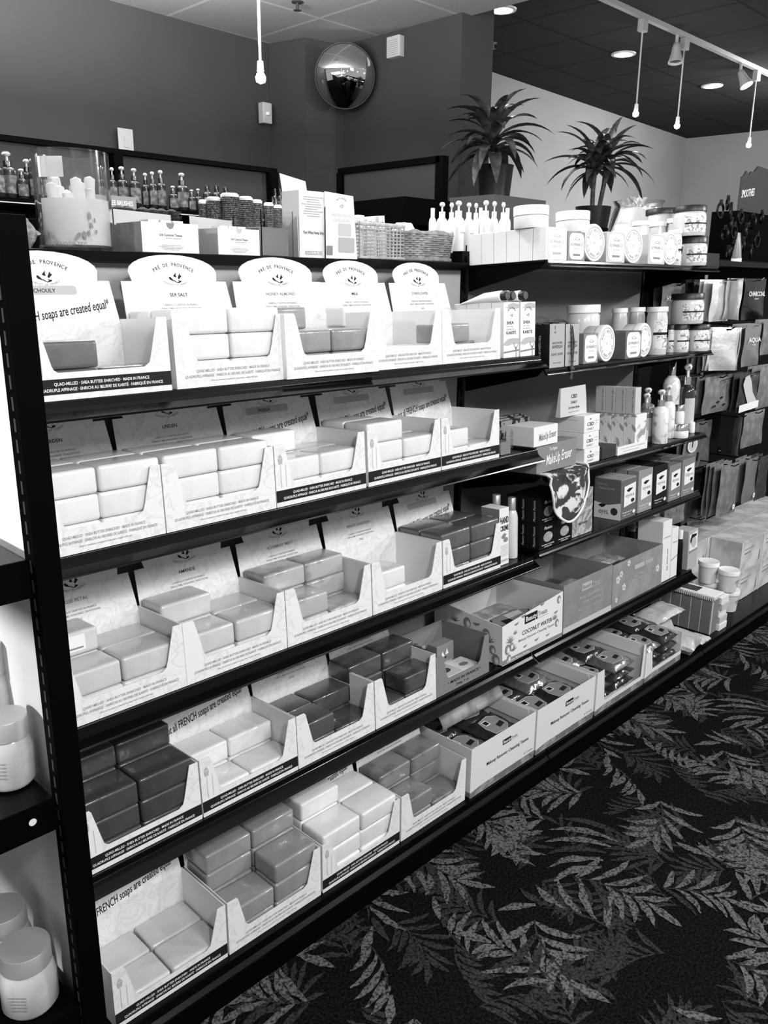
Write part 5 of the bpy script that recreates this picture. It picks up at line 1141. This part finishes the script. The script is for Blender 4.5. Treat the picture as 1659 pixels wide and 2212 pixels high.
# ------------------------------------------------------------------ far side of the gondola: brushes, sign, bottles
CANM = mat('ridged_brush_barrel', .20, .35, metal=.4, dark=.05, nscale=260, lo=.45, hi=.55, detail=1)
solid('riser_box', 'black riser on the far side of the gondola carrying round brushes', 'riser', T(.62, 1.86, 0), 1.22, .5, 1.396-.0005, BLKM)
ZR = 1.396
for i, (px, pw, pt, Y) in enumerate([(441, 20, 432, 1.92), (464, 32, 426, 1.90), (499, 42, 418, 1.88), (533, 32, 425, 1.93), (557, 24, 432, 1.97), (582, 22, 438, 2.0), (602, 18, 443, 2.04), (618, 16, 446, 2.08), (634, 15, 448, 2.12)]):
    X = Xat(px, Y, ZR); r = pw/2/FPX*dep((X, Y, ZR)); h_ = Zat(pt, X, Y)-ZR
    t = thing('round_hairbrush', 'round ridged-barrel hairbrush standing on end, %s from the left in the file' % ('first', 'second', 'third, the fattest', 'fourth', 'fifth', 'sixth', 'seventh', 'eighth', 'ninth')[i], 'hairbrush', T(X, Y, ZR+.0005), 'round hairbrushes')
    b = MB(); pr = [(.0001, 0), (r, .001)]
    for k in range(16): z = .002+(h_-.012)*k/16; pr += [(r, z), (r*.94, z+(h_-.012)/32)]
    b.lathe(pr+[(r, h_-.010), (.0001, h_-.010)], 20, cap=False); b.obj('barrel', CANM, t)
    b = MB(); b.lathe([(.0001, h_-.0099), (r*.92, h_-.0099), (r*.96, h_-.004), (r*.7, h_), (.0001, h_)], 20, cap=False); b.obj('end_cap', PLW, t, smooth=50)
Y = 1.95; xs_ = Xat(246, Y, ZR); W_ = Xat(350, Y, ZR)-xs_; zt = Zat(411, xs_, Y)
t = thing('brush_display', 'grey display box headed STATIC FREE BRUSHES behind the tissue boxes', 'display', T(xs_, Y, ZR+.0004))
h_ = zt-ZR; b = MB(); b.box(0, W_, .02, .12, 0, h_*.5); b.prism([(0, 0), (W_, 0), (W_, h_), (0, h_)], 'y', .118, .122); b.obj('display_box', mat('sign_grey', .22, .5), t)
txt('STATIC FREE BRUSHES', t, (W_*.5, .117, h_*.72), h=.016, width=W_*.85, m=INKW)
BRS = mat('black_bristle', .012, .8)
for i, px in enumerate((258, 275, 310, 332, 350, 372)):
    X = Xat(px, 1.90, ZR); b = MB(); b.lathe([(.002, 0), (.016, .004), (.020, .020), (.016, .036), (.004, .042)], 10)
    for k in range(60):
        a = random.uniform(0, 6.28); z = random.uniform(.006, .036); rr = .017; b.tube([(rr*math.cos(a), rr*math.sin(a), z), ((rr+.008)*math.cos(a), (rr+.008)*math.sin(a), z+.002)], .0008, 3)
    o = b.obj('bristle_brush', BRS); o.location = (X, 1.90, ZR+.0005); tag(o, 'black bristle brush head below the brushes sign, %s from the left' % ('first', 'second', 'third', 'fourth', 'fifth', 'sixth')[i], 'hairbrush', 'black brush heads')
# white pump bottles
ZP = 1.362
solid('riser_box', 'black shelf end under the white pump bottles', 'riser', T(1.93, 1.81, 0), .62, .14, 1.3615, BLKM)
for i, (px, pw, pt, Y) in enumerate([(933, 13, 450, 1.83), (953, 20, 437, 1.83), (973, 15, 438, 1.88), (988, 22, 434, 1.84), (1010, 17, 438, 1.85), (1025, 14, 439, 1.89), (1046, 20, 433, 1.86), (1064, 16, 435, 1.87), (1083, 15, 437, 1.90), (1092, 13, 450, 1.92), (1035, 12, 449, 1.93)]):
    X = Xat(px, Y, ZP); r = pw*1.22/2/FPX*dep((X, Y, ZP)); h_ = Zat(pt, X, Y)-ZP
    t = bottle('shampoo_bottle', 'tall white salon bottle, %s from the left behind the straw basket' % ('first', 'second', 'third', 'fourth', 'fifth', 'seventh', 'eighth', 'ninth', 'tenth', 'eleventh', 'sixth')[i], T(X, Y, ZP+.0006), r, h_, PLW, (PLW, PLW), 'pump' if i not in (0, 9, 10) else 'cap', None, 'white salon bottles', capw=.55, neck=.5)
    txt('COLOR', t, (0, -r*1.01, h_*.38), h=.006, width=r*1.1, m=INKG)
# ------------------------------------------------------------------ rear shelving with dark bottles
YR = 3.0
t = thing('rear_shelving', 'black framed shelving with grey panel along the rear wall', 'shelving')
DP = mat('dark_back_panel', .018, .7)
b = MB(); b.box(-.6, 2.335, YR+.01, YR+.03, .4, 1.713); b.obj('panel', DP, t)
b = MB(); b.box(-.6, 2.37, YR-.01, YR+.03, 1.712, 1.730); b.obj('top_rail', BLKM, t)
for x in (1.62, 2.335):
    b = MB(); b.box(x-.010, x+.025, YR-.03, YR+.03, 0, 1.713); b.obj('post', BLKM, t)
zsr = Zat(428, Xat(30, YR-.25, 1.5), YR-.25)
for z in (zsr, zsr-.30):
    b = MB(); b.box(-.6, 2.33, YR-.27, YR+.008, z-.02, z); b.obj('shelf_board', BLKM, t)
b = MB(); b.box(-.6, 2.33, YR-.274, YR-.2702, zsr-.016, zsr-.013); b.obj('shelf_edge_strip', LGREYB, t)
BB = mat('dark_salon_bottle', .012, .25, coat=.4); BLB = mat('bottle_label', .20, .6, dark=.06, nscale=60); CAPG = mat('pale_pump', .50, .4)
def rbot(i, px, pw, pb, pt, Y, label, lab=True, kind='pump', z=None):
    z = zsr if z is None else z; X = Xat(px, Y, z); r = pw/2/FPX*dep((X, Y, z)); h_ = Zat(pt, X, Y)-z
    bottle('salon_bottle', label, T(X, Y, z+.0006), r, h_, BB, (BB, CAPG), kind, BLB if lab else None, 'dark salon bottles on the rear shelving', capw=.5, n=14)
o_ = ('first', 'second', 'third', 'fourth', 'fifth', 'sixth', 'seventh', 'eighth', 'ninth', 'tenth', 'eleventh', 'twelfth', 'thirteenth', 'fourteenth')
for i, (px, pw, pt) in enumerate([(0, 26, 330), (24, 34, 328), (52, 22, 365), (65, 24, 344), (80, 26, 342)]):
    rbot(i, px, pw, 0, pt, YR-.2+.03*(i % 2), 'dark salon bottle left of the tall glass jar, %s from the left' % o_[i])
for i, (px, pw, pt) in enumerate([(247, 18, 362), (268, 24, 360), (294, 24, 364), (318, 18, 374), (333, 18, 371), (351, 20, 368), (376, 20, 402), (396, 28, 374), (416, 16, 410), (430, 16, 408), (450, 20, 402), (470, 20, 402), (490, 22, 405)]):
    rbot(i, px, pw, 0, pt, YR-.2+.03*(i % 2), 'dark salon bottle right of the tall glass jar, %s from the left' % o_[i], kind='pump' if i < 10 else 'cap', lab=i not in (9, 11))
for i, (px, pw, pt) in enumerate([(596, 11, 408), (607, 11, 408), (618, 12, 405), (590, 9, 425), (604, 9, 424)]):
    X = Xat(px, 2.85, 1.5)
    rbot(i, px, pw, 0, pt, 2.85, 'thin dark bottle with a pale top beside the rear post, %s from the left' % (('second', 'fourth', 'fifth', 'first', 'third')[i]), lab=False, kind='cap')
# right-hand framed panel, side on
t = thing('side_shelving', 'black framed shelving end panel in front of the mirror wall', 'shelving')
XR = 3.0
b = MB(); b.box(XR, XR+.02, 2.64, 3.26, .4, 1.79); b.obj('panel', DP, t)
b = MB(); b.box(XR-.012, XR+.03, 2.62, 3.29, 1.785, 1.812); b.obj('top_rail', BLKM, t)
b = MB(); b.box(XR-.02, XR+.04, 3.255, 3.29, 0, 1.79); b.obj('post', BLKM, t)
b = MB(); b.box(XR-.012, XR+.03, 2.60, 2.645, 0, 1.812); b.obj('post', BLKM, t, bev=.003)
zs2 = Zat(449, XR, 2.9); b = MB(); b.prism([(2.56, zs2-.10), (3.3, zs2-.10), (3.3, zs2), (2.56, zs2+.01)], 'x', XR-.30, XR-.002); b.obj('shelf_board', BLKM, t)
# ------------------------------------------------------------------ convex mirror, alarm box, sensor, switch
mc = Vector((3.76, 4.07, 2.465)); nd = (Vector((0.2, .35, 1.15))-mc).normalized()
q = nd.to_track_quat('Z', 'Y').to_matrix().to_4x4()
t = thing('convex_mirror', 'round convex security mirror on an arm in the corner', 'mirror', T(*mc) @ q)
R_ = .176; b = MB(); pr = []
for k in range(13): a = math.radians(38*k/12); pr.append((max(.0001, R_/math.sin(math.radians(38))*math.sin(a)), R_/math.sin(math.radians(38))*(math.cos(a)-math.cos(math.radians(38)))))
b.lathe(pr, 64, cap=False); b.obj('mirror_dome', mat('mirror_face', .85, .01, metal=1), t, smooth=True)
b = MB(); b.lathe([(R_, -.006), (R_+.004, -.004), (R_+.004, .004), (R_, .004)], 64, cap=False); b.obj('rim', DKB, t, smooth=60)
b = MB(); b.lathe([(.0001, -.03), (R_*.8, -.02), (R_, -.006)], 40, cap=False); b.obj('backing', DKB, t, smooth=50)
b = MB(); b.tube([(0, 0, -.03), (0, 0, -.13)], .012, 10); b.obj('arm', BLK, t)
v = PXp(858, 103, 3.93)
t = thing('alarm_box', 'square white alarm box with vents high on the stub wall', 'alarm', T(3.937, v.y, v.z))
b = MB(); b.box(-.045, 0, -.052, .052, -.056, .056); b.obj('case', mat('alarm_plastic', .50, .5), t, bev=.004)
b = MB()
for k in range(8): b.box(-.0456, -.0449, -.04, .04, -.045+k*.011, -.043+k*.011)
b.obj('vents', INKG, t)
v = PYp(583, 244, 4.50)
t = thing('wall_sensor', 'small pale motion sensor in the corner of the rear wall', 'sensor', T(v.x-.01, 4.56, v.z))
b = MB(); b.box(-.035, .035, -.05, 0, -.06, .06); b.obj('case', mat('alarm_plastic', .50, .5), t, bev=.006); b = MB(); b.lathe([(.0001, -.012), (.014, -.008), (.014, .008), (.0001, .012)], 12); o = b.obj('lens', PLW, t); o.location = (0, -.052, -.005)
v = PYp(270, 308, 4.50)
t = thing('wall_plate', 'small white switch plate on the rear wall above the rail', 'switch', T(v.x, 4.495, v.z))
b = MB(); b.box(-.045, .045, -.008, 0, -.07, .07); b.obj('plate', mat('alarm_plastic', .50, .5), t, bev=.003); b = MB(); b.box(-.012, .012, -.013, -.008, -.025, .025); b.obj('toggle', LGREYB, t)
# ------------------------------------------------------------------ plants
LEAF = mat('dark_green_leaf_grey', .085, .45, dark=.035, nscale=30, stretch=(1, 1, 1), spec=.5); LEAFL = mat('pale_striped_leaf', .16, .4, dark=.07, nscale=30)
POT = mat('black_plastic_pot', .010, .3); SOIL = mat('potting_soil', .02, .95); STEM = mat('cane_stem', .10, .8, dark=.05, nscale=50)
def leaf(mb, base, az, L, wd, droop, el, mi):
    n = 9; p = Vector(base); Lp, Rp, Cp = [], [], []
    e = math.radians(el); h = Vector((math.cos(az), math.sin(az), 0)); sd = Vector((-math.sin(az), math.cos(az), 0))
    for i in range(n+1):
        t = i/n; ww = wd*(math.sin(math.pi*min(1, .08+t*.92))**.8)*(1-.3*t)
        up = Vector((0, 0, 1))
        Lp.append(p+sd*ww+up*ww*.35); Rp.append(p-sd*ww+up*ww*.35); Cp.append(p.copy())
        p = p+(h*math.cos(e)+up*math.sin(e))*(L/n); e -= math.radians(droop)/n
    vs = Lp+Cp+Rp; k = n+1
    mb.add(vs, [(i, i+1, k+i+1, k+i) for i in range(n)]+[(k+i, k+i+1, 2*k+i+1, 2*k+i) for i in range(n)], mi)
def crown(root, c, n, L, seed, z0=.0, flat_=1.0):
    r_ = random.Random(seed)
    for i in range(n):
        t = i/n; b = MB()
        el = 80-105*t+r_.uniform(-8, 8); az = i*2.39996+r_.uniform(-.3, .3)
        leaf(b, (c[0], c[1], c[2]-.10*t*flat_), az, L*(.72+.4*r_.random()), .028+.012*r_.random(), 62+40*r_.random(), el*.85+16, 0)
        o = b.obj('leaf', LEAF if r_.random() < .75 else LEAFL, root, smooth=True)
YP = 2.9
xp0 = Xat(1066, YP, 1.6); zp0 = Zat(428, xp0, YP)
bxw = Xat(1134, YP+.0, zp0)-Xat(1062, YP, zp0)
solid('plant_stand_box', 'grey box riser under the first potted plant', 'riser', T(xp0-.17, YP-.13, 0), .46, .30, zp0-.0005, mat('riser_grey', .10, .6))
t = thing('potted_plant', 'leafy potted dracaena in a black pot on the grey riser', 'plant', T(xp0, YP, zp0+.0005))
ph = Zat(358, xp0, YP)-zp0; pr_ = 38/FPX*dep((xp0, YP, zp0))
b = MB(); b.lathe([(.0001, 0), (pr_*.85, 0), (pr_, ph*.95), (pr_*1.03, ph), (pr_*.93, ph), (pr_*.92, ph-.012), (.0001, ph-.012)], 28, cap=False); b.obj('pot', POT, t, smooth=50)
b = MB(); b.lathe([(.0001, ph-.010), (pr_*.9, ph-.011)], 20, cap=False); b.obj('soil', SOIL, t)
b = MB(); b.tube([(0, 0, ph-.02), (.01, 0, ph+.10)], .014, 8); b.obj('stem', STEM, t)
crown(t, (-.03, 0, ph+.15), 44, .31, 3)
xq0 = Xat(1278, YP+.2, 1.6); zq0 = Zat(495, xq0, YP+.2)
solid('plant_stand_box', 'dark plinth under the second potted plant', 'riser', T(xq0-.2, YP+.05, 0), .4, .3, zq0-.0005, BLKM)
t = thing('potted_plant', 'two-stemmed dracaena in a wide black pot behind the jars', 'plant', T(xq0, YP+.2, zq0+.0005))
pr2 = 38/FPX*dep((xq0, YP+.2, zq0)); ph = Zat(447, xq0, YP+.2)-zq0
b = MB(); b.lathe([(.0001, 0), (pr2*.85, 0), (pr2, ph), (pr2*.93, ph), (pr2*.92, ph-.012), (.0001, ph-.012)], 28, cap=False); b.obj('pot', POT, t, smooth=50)
b = MB(); b.lathe([(.0001, ph-.010), (pr2*.9, ph-.011)], 20, cap=False); b.obj('soil', SOIL, t)
zc = Zat(345, xq0, YP+.2)-zq0
for (dx, top) in ((-.02, zc-.06), (.11, zc)):
    b = MB(); b.tube([(dx*.6, 0, ph-.02), (dx, 0, ph+(top-ph)*.5), (dx+.01, 0, top-.02)], .015, 8); b.obj('stem', STEM, t, smooth=50)
crown(t, (-.02, 0, zc-.02), 28, .33, 11, flat_=.6); crown(t, (.13, 0, zc+.02), 28, .36, 12, flat_=.6)
# big glass bowl with cellophane
Yg = 1.66; zg = 1.3175; xg2 = Xat(1368, Yg, zg); rg = 62/FPX*dep((xg2, Yg, zg)); hg2 = Zat(436, xg2, Yg)-zg
solid('display_riser', 'black riser behind the top shelf of the right bay', 'riser', T(X1+.02, 1.42, 0), 1.75, .36, zg-.0005, BLKM)
t = thing('glass_bowl', 'big clear glass bowl stuffed with white wrapped goods and cellophane', 'bowl', T(xg2, Yg, zg+.0005))
b = MB(); b.lathe([(.0001, 0), (rg*.6, 0), (rg*.95, hg2*.3), (rg, hg2*.5), (rg*.85, hg2*.85), (rg*.78, hg2*.93), (rg*.86, hg2), (rg*.83, hg2), (rg*.75, hg2*.93), (rg*.82, hg2*.84), (rg*.97, hg2*.5), (rg*.92, hg2*.3), (rg*.58, .004), (.0001, .004)], 36, cap=False); b.obj('glass_wall', mat('thin_glass', .98, .02, trans=1, ior=1.12, coat=1), t, smooth=50)
b = MB(); b.lathe([(.0001, .006), (rg*.5, .006), (rg*.85, hg2*.3), (rg*.88, hg2*.55), (rg*.6, hg2*.9), (.0001, hg2*.93)], 20, cap=False); b.obj('white_filling', PLW, t, smooth=50)
b = MB(); r_ = random.Random(4)
for i in range(26):
    a = r_.uniform(0, 6.28); p0 = Vector((r_.uniform(-.03, .03), r_.uniform(-.02, .02), hg2*.9)); p1 = p0+Vector((math.cos(a)*.045, math.sin(a)*.03, r_.uniform(.015, .05))); p2 = p0+Vector((math.cos(a+.7)*.05, math.sin(a+.7)*.03, r_.uniform(.005, .045)))
    b.add([p0, p1, p2], [(0, 1, 2)])
b.obj('cellophane', mat('cellophane', .75, .15, coat=1), t)
# ------------------------------------------------------------------ ceiling lights
EM = mat('lit_bulb', 1, .4, emit=30); EMS = mat('lit_downlight', 1, .4, emit=14)
for i, (px, py) in enumerate(((1085, 20), (1347, 116), (1538, 185))):
    v = PZp(px, py, HD)
    t = thing('downlight', 'round recessed downlight in the dark ceiling, %s of three' % ('nearest', 'middle', 'farthest')[i], 'ceiling light', T(v.x, v.y, HD-.0002), 'recessed downlights')
    b = MB(); b.lathe([(.07, 0), (.095, 0), (.092, -.008), (.07, -.010)], 32, cap=False); b.obj('trim_ring', PLW, t, smooth=50)
    b = MB(); b.lathe([(.0001, -.006), (.07, -.006)], 32, cap=False); b.obj('lamp', EMS, t)
    light('SPOT', 'downlight_lamp', (v.x, v.y, HD-.02), 14, .06, (v.x, v.y, 0), spot_size=2.4, spot_blend=.6)
TRK = mat('white_track_enamel', .45, .5); zt_ = HD
t = thing('track_rail', 'long white lighting track on the dark ceiling', 'track', T(0, 0, HD-.0002))
b = MB(); b.box(4.6, 8.4, 3.135, 3.170, -.030, 0); b.obj('rail', TRK, t)
def pend(px, pyt, pyb, Y, zt, label, adapter=True):
    X = Xat(px, Y, (zt+1.9)/2+.3); zb = Zat(pyb, X, Y)
    t = thing('pendant_light', label, 'pendant light', T(X, Y, zt-.0005))
    L = zt-zb
    if adapter: b = MB(); b.box(-.035, .035, -.02, .02, -.075, 0); b.obj('adapter', TRK, t, bev=.003)
    b = MB(); b.tube([(0, 0, 0), (0, 0, -L+.03)], .0055, 8); b.obj('stem', mat('pale_stem', .62, .4), t)
    b = MB(); b.lathe([(.0001, -L+.03), (.012, -L+.03), (.014, -L-.005), (.0001, -L-.005)], 12, cap=False); b.obj('socket', PLW, t, smooth=50)
    b = MB(); b.lathe([(.0001, -L-.004), (.010, -L-.008), (.021, -L-.028), (.018, -L-.044), (.0001, -L-.052)], 14, cap=False); b.obj('bulb', EM, t, smooth=True)
    light('POINT', 'pendant_glow', (X, Y, zb-.10), 1.2, .03)
pend(1383, 45, 235, 3.152, HD-.031, 'slim pendant with lit bulb hanging from the track, nearest of three'); pend(1473, 85, 262, 3.152, HD-.031, 'slim pendant with lit bulb hanging from the track, middle of three'); pend(1628, 150, 305, 3.152, HD-.031, 'slim pendant with lit bulb hanging from the track, farthest of three')
pend(553, 0, 150, 2.9, HL, 'single slim pendant with lit bulb in front of the grey rear wall', False)
for i, (px, py) in enumerate(((1462, 75), (1600, 130))):
    X = Xat(px, 3.152, 2.93)
    t = thing('track_spotlight', 'white bell-shaped track spotlight, %s' % ('unlit, nearer one' if i == 0 else 'lit, farther one'), 'spotlight', T(X, 3.152, HD-.031))
    b = MB(); b.tube([(0, 0, 0), (0, 0, -.05)], .012, 8); b.obj('stem', TRK, t)
    ax = (Vector((-.12, -.10, -1)) if i == 0 else Vector((.0, -.45, -.8))).normalized(); q = (-ax).to_track_quat('Z', 'Y').to_matrix().to_4x4()
    b = MB(); b.lathe([(.0001, .01), (.022, .0), (.028, -.03), (.034, -.07), (.052, -.13), (.048, -.13), (.030, -.07), (.0001, -.05)], 24, cap=False); o = b.obj('shade', mat('spot_enamel', .50, .4), t, smooth=60); o.matrix_local = T(0, 0, -.055) @ q
    b = MB(); b.lathe([(.0001, -.115), (.045, -.115)], 20, cap=False); o = b.obj('lens', EMS if i else DKB, t); o.matrix_local = T(0, 0, -.055) @ q
for (px, py, z, lab) in ((1065, 92, HD, 'small sprinkler head in the dark ceiling'), (642, 3, HL, 'small sprinkler head in the pale ceiling')):
    v = PZp(px, py, z); b = MB(); b.lathe([(.0001, 0), (.03, 0), (.03, -.006), (.008, -.008), (.008, -.04), (.022, -.043), (.0001, -.046)], 14, cap=False); o = b.obj('sprinkler_head', DKB if z == HL else GREYB, smooth=50); o.location = (v.x, v.y, z-.0002); tag(o, lab, 'sprinkler')
# ------------------------------------------------------------------ accessory stand at the far right
Ya = 1.46
xa_ = Xat(1588, Ya, 1.5); xe_ = xa_+.42
za0 = Zat(570, xa_, Ya); za1 = Zat(455, xa_, Ya); za2 = Zat(372, xa_, Ya)
t = thing('accessory_stand', 'dark display stand with a wavy-topped SMOOTHIES header', 'stand', T(xa_, Ya, 1.36))
Hs = za1-1.36; Ht = za2-1.36; Ws = .42
b = MB(); b.box(0, Ws, 0, .10, -.34, Hs); b.obj('body', BLKM, t)
b = MB(); b.prism([(0, Hs), (Ws, Hs), (Ws, Ht+.03), (Ws*.35, Ht+.035), (Ws*.27, Ht+.012), (Ws*.20, Ht+.010), (Ws*.15, Ht-.005), (Ws*.09, Ht+.008), (Ws*.04, Ht-.012), (0, Ht-.018)], 'y', -.006, 0); b.obj('header', mat('header_grey', .030, .5), t)
decal(t, -.0065, [(ell(Ws*.22, Hs+(Ht-Hs)*.52, Ws*.22, (Ht-Hs)*.36, 30), 0)], [DKB], 'oval_plate'); txt('SMOOTHIES', t, (Ws*.17, -.0075, Hs+(Ht-Hs)*.40), h=.04, width=.125, m=INKW, shear=.3, rot=8)
def ring(mb, c, r, wd, az):
    pts = [(c[0]+r*math.cos(a)*math.cos(az), c[1]+r*math.cos(a)*math.sin(az), c[2]+r*math.sin(a)) for a in [2*math.pi*k/20 for k in range(21)]]
    mb.tube(pts, wd, 6)
i = 0
for px, py, r in ((1556, 455, .026), (1578, 460, .026), (1572, 440, .020), (1566, 505, .022), (1585, 500, .024), (1580, 485, .018), (1573, 545, .018), (1585, 535, .020), (1600, 470, .022), (1612, 500, .022), (1605, 530, .022), (1625, 480, .024), (1635, 520, .024), (1622, 545, .02), (1645, 470, .02)):
    v = PYp(px, py, Ya-.03-.004*(i % 3)); b = MB(); ring(b, (0, 0, 0), r, .0045, .3*(i % 4)); b.box(-.006, .006, -.004, .004, r*.7, r*1.5)
    o = b.obj('hair_scrunchie', BLKB, smooth=60); o.location = v; tag(o, 'black hair ring hanging on the accessory stand, %s' % ('on its left edge' if px < 1595 else 'on its front'), 'hair ring', 'black hair rings '+('on the left edge' if px < 1595 else 'on the front')); i += 1
v = PYp(1590, 570, 1.25); tz = 1.3455
X = Xat(1590, 1.25, tz); h_ = Zat(503, X, 1.25)-tz
t = thing('cream_tube', 'pale squeeze tube standing on its cap before the accessory stand', 'tube', T(X, 1.25, tz+.0005))
n = 16; b = MB(); vs = []
for z, rx, ry in ((.012, .018, .016), (h_*.5, .0165, .011), (h_, .0125, .001)):
    for j in range(n): a = 2*math.pi*j/n; vs.append((rx*math.cos(a), ry*math.sin(a), z))
b.add(vs, [(k*n+j, k*n+(j+1) % n, (k+1)*n+(j+1) % n, (k+1)*n+j) for k in range(2) for j in range(n)]+[tuple(range(n)), tuple(2*n+j for j in range(n))]); b.obj('body', LGP, t, smooth=50)
b = MB(); b.lathe([(.0001, 0), (.017, 0), (.017, .0125), (.0001, .0125)], 16, cap=False); b.obj('cap', PLW, t)
# ------------------------------------------------------------------ end display left of the post
FROSTP = mat('white_end_board', .82, .6, noise=.18, nscale=5, stretch=(1, 1, .25), spec=.2)  # plain white board with soft vertical streaks, no glow
b = MB(); b.box(.4205, .4300, 1.0605, 2.2, .05, 1.31); b.obj('end_panel', FROSTP, PT)
for i, (pt_, pb_) in enumerate(((1211, 1293), (1726, 1792))):
    z1 = Zat(pt_, .40, 1.045); z0 = Zat(pb_, .40, 1.045)
    t = thing('end_shelf', 'black metal end shelf with a pierced bracket, %s' % ('upper of two' if i == 0 else 'lower of two'), 'shelf', T(.4050, 1.045, z1), 'end display shelves')
    b = MB(); b.box(-.36, -.001, 0, .003, -(z1-z0), 0)
    b.obj('bracket', BLKM, t)
    q = decal(t, -.0004, [(ell(-.062 if i == 0 else -.035, -(z1-z0)*.45, .0055, .0055, 14), 0)], [WHITEB], 'bracket_hole')
    b = MB(); b.box(-.36, -.001, .0035, .60, -.006, -.003); b.obj('deck', mat('end_shelf_deck', .35, .4) if 0 else BLK, t)
    b = MB(); b.box(-.36, -.001, .0035, .60, -(z1-z0)*.9, -(z1-z0)*.85); b.obj('underside', BLKM, t)
tz1 = Zat(1211, .40, 1.045); tz2 = Zat(1726, .40, 1.045); tz3 = -.02+.10
LIDM = mat('brushed_silver_lid', .60, .4, metal=.5); WAX = mat('candle_glass', .58, .2, coat=.7, noise=.15, nscale=20)
def candle(X, Y, z, r, h, label, g=None):
    t = thing('candle_jar', label, 'candle', T(X, Y, z+.0006), g)
    b = MB(); b.lathe([(.0001, 0), (r*.86, 0), (r, r*.2), (r, h*.52), (r*.9, h*.66), (r*.78, h*.72), (.0001, h*.72)], 32, cap=False); b.obj('glass_body', WAX, t, smooth=50)
    b = MB(); b.lathe([(.0001, h*.722), (r*.90, h*.722), (r*.90, h*.985), (r*.88, h), (.0001, h)], 32, cap=False); b.obj('lid', LIDM, t, smooth=40)
    for k in range(5): txt('scented wax candle', t, (-r*.72, -r*.72, h*(.44-.055*k)), h=.005, width=r*.7, m=INKG).matrix_local = RZ(-45) @ T(0, -r-.0006, h*(.44-.055*k)) @ FACE['front'] @ SC(r*.7/tmesh('scented wax candle', 0, INKG)[1], .005, 1)
def cnd(px, Y, z, wpx, h, label, g):
    X = Xat(px, Y, z+h); candle(X, Y, z, wpx/2/FPX*dep((X, Y, z+h*.85))/.9, h, label, g)
cnd(8, 1.13, tz2, 94, .105, 'silver-lidded candle jar on the lower end shelf, in front', 'candle jars on the lower end shelf')
cnd(-44, 1.24, tz2, 88, .175, 'taller silver-lidded candle jar on the lower end shelf, behind the front one', 'candle jars on the lower end shelf')
zbd = .205
b = MB(); b.box(.03, .404, 1.0405, 2.2, .002, zbd); tag(b.obj('end_base_deck', BLKM), 'black base plinth of the end display', 'shelf')
cnd(52, 1.10, zbd, 106, .105, 'silver-lidded candle jar on the base plinth, nearest the bottom edge', 'candle jars on the base plinth')
cnd(2, 1.20, zbd, 100, .105, 'silver-lidded candle jar on the base plinth, behind the nearest one', 'candle jars on the base plinth')
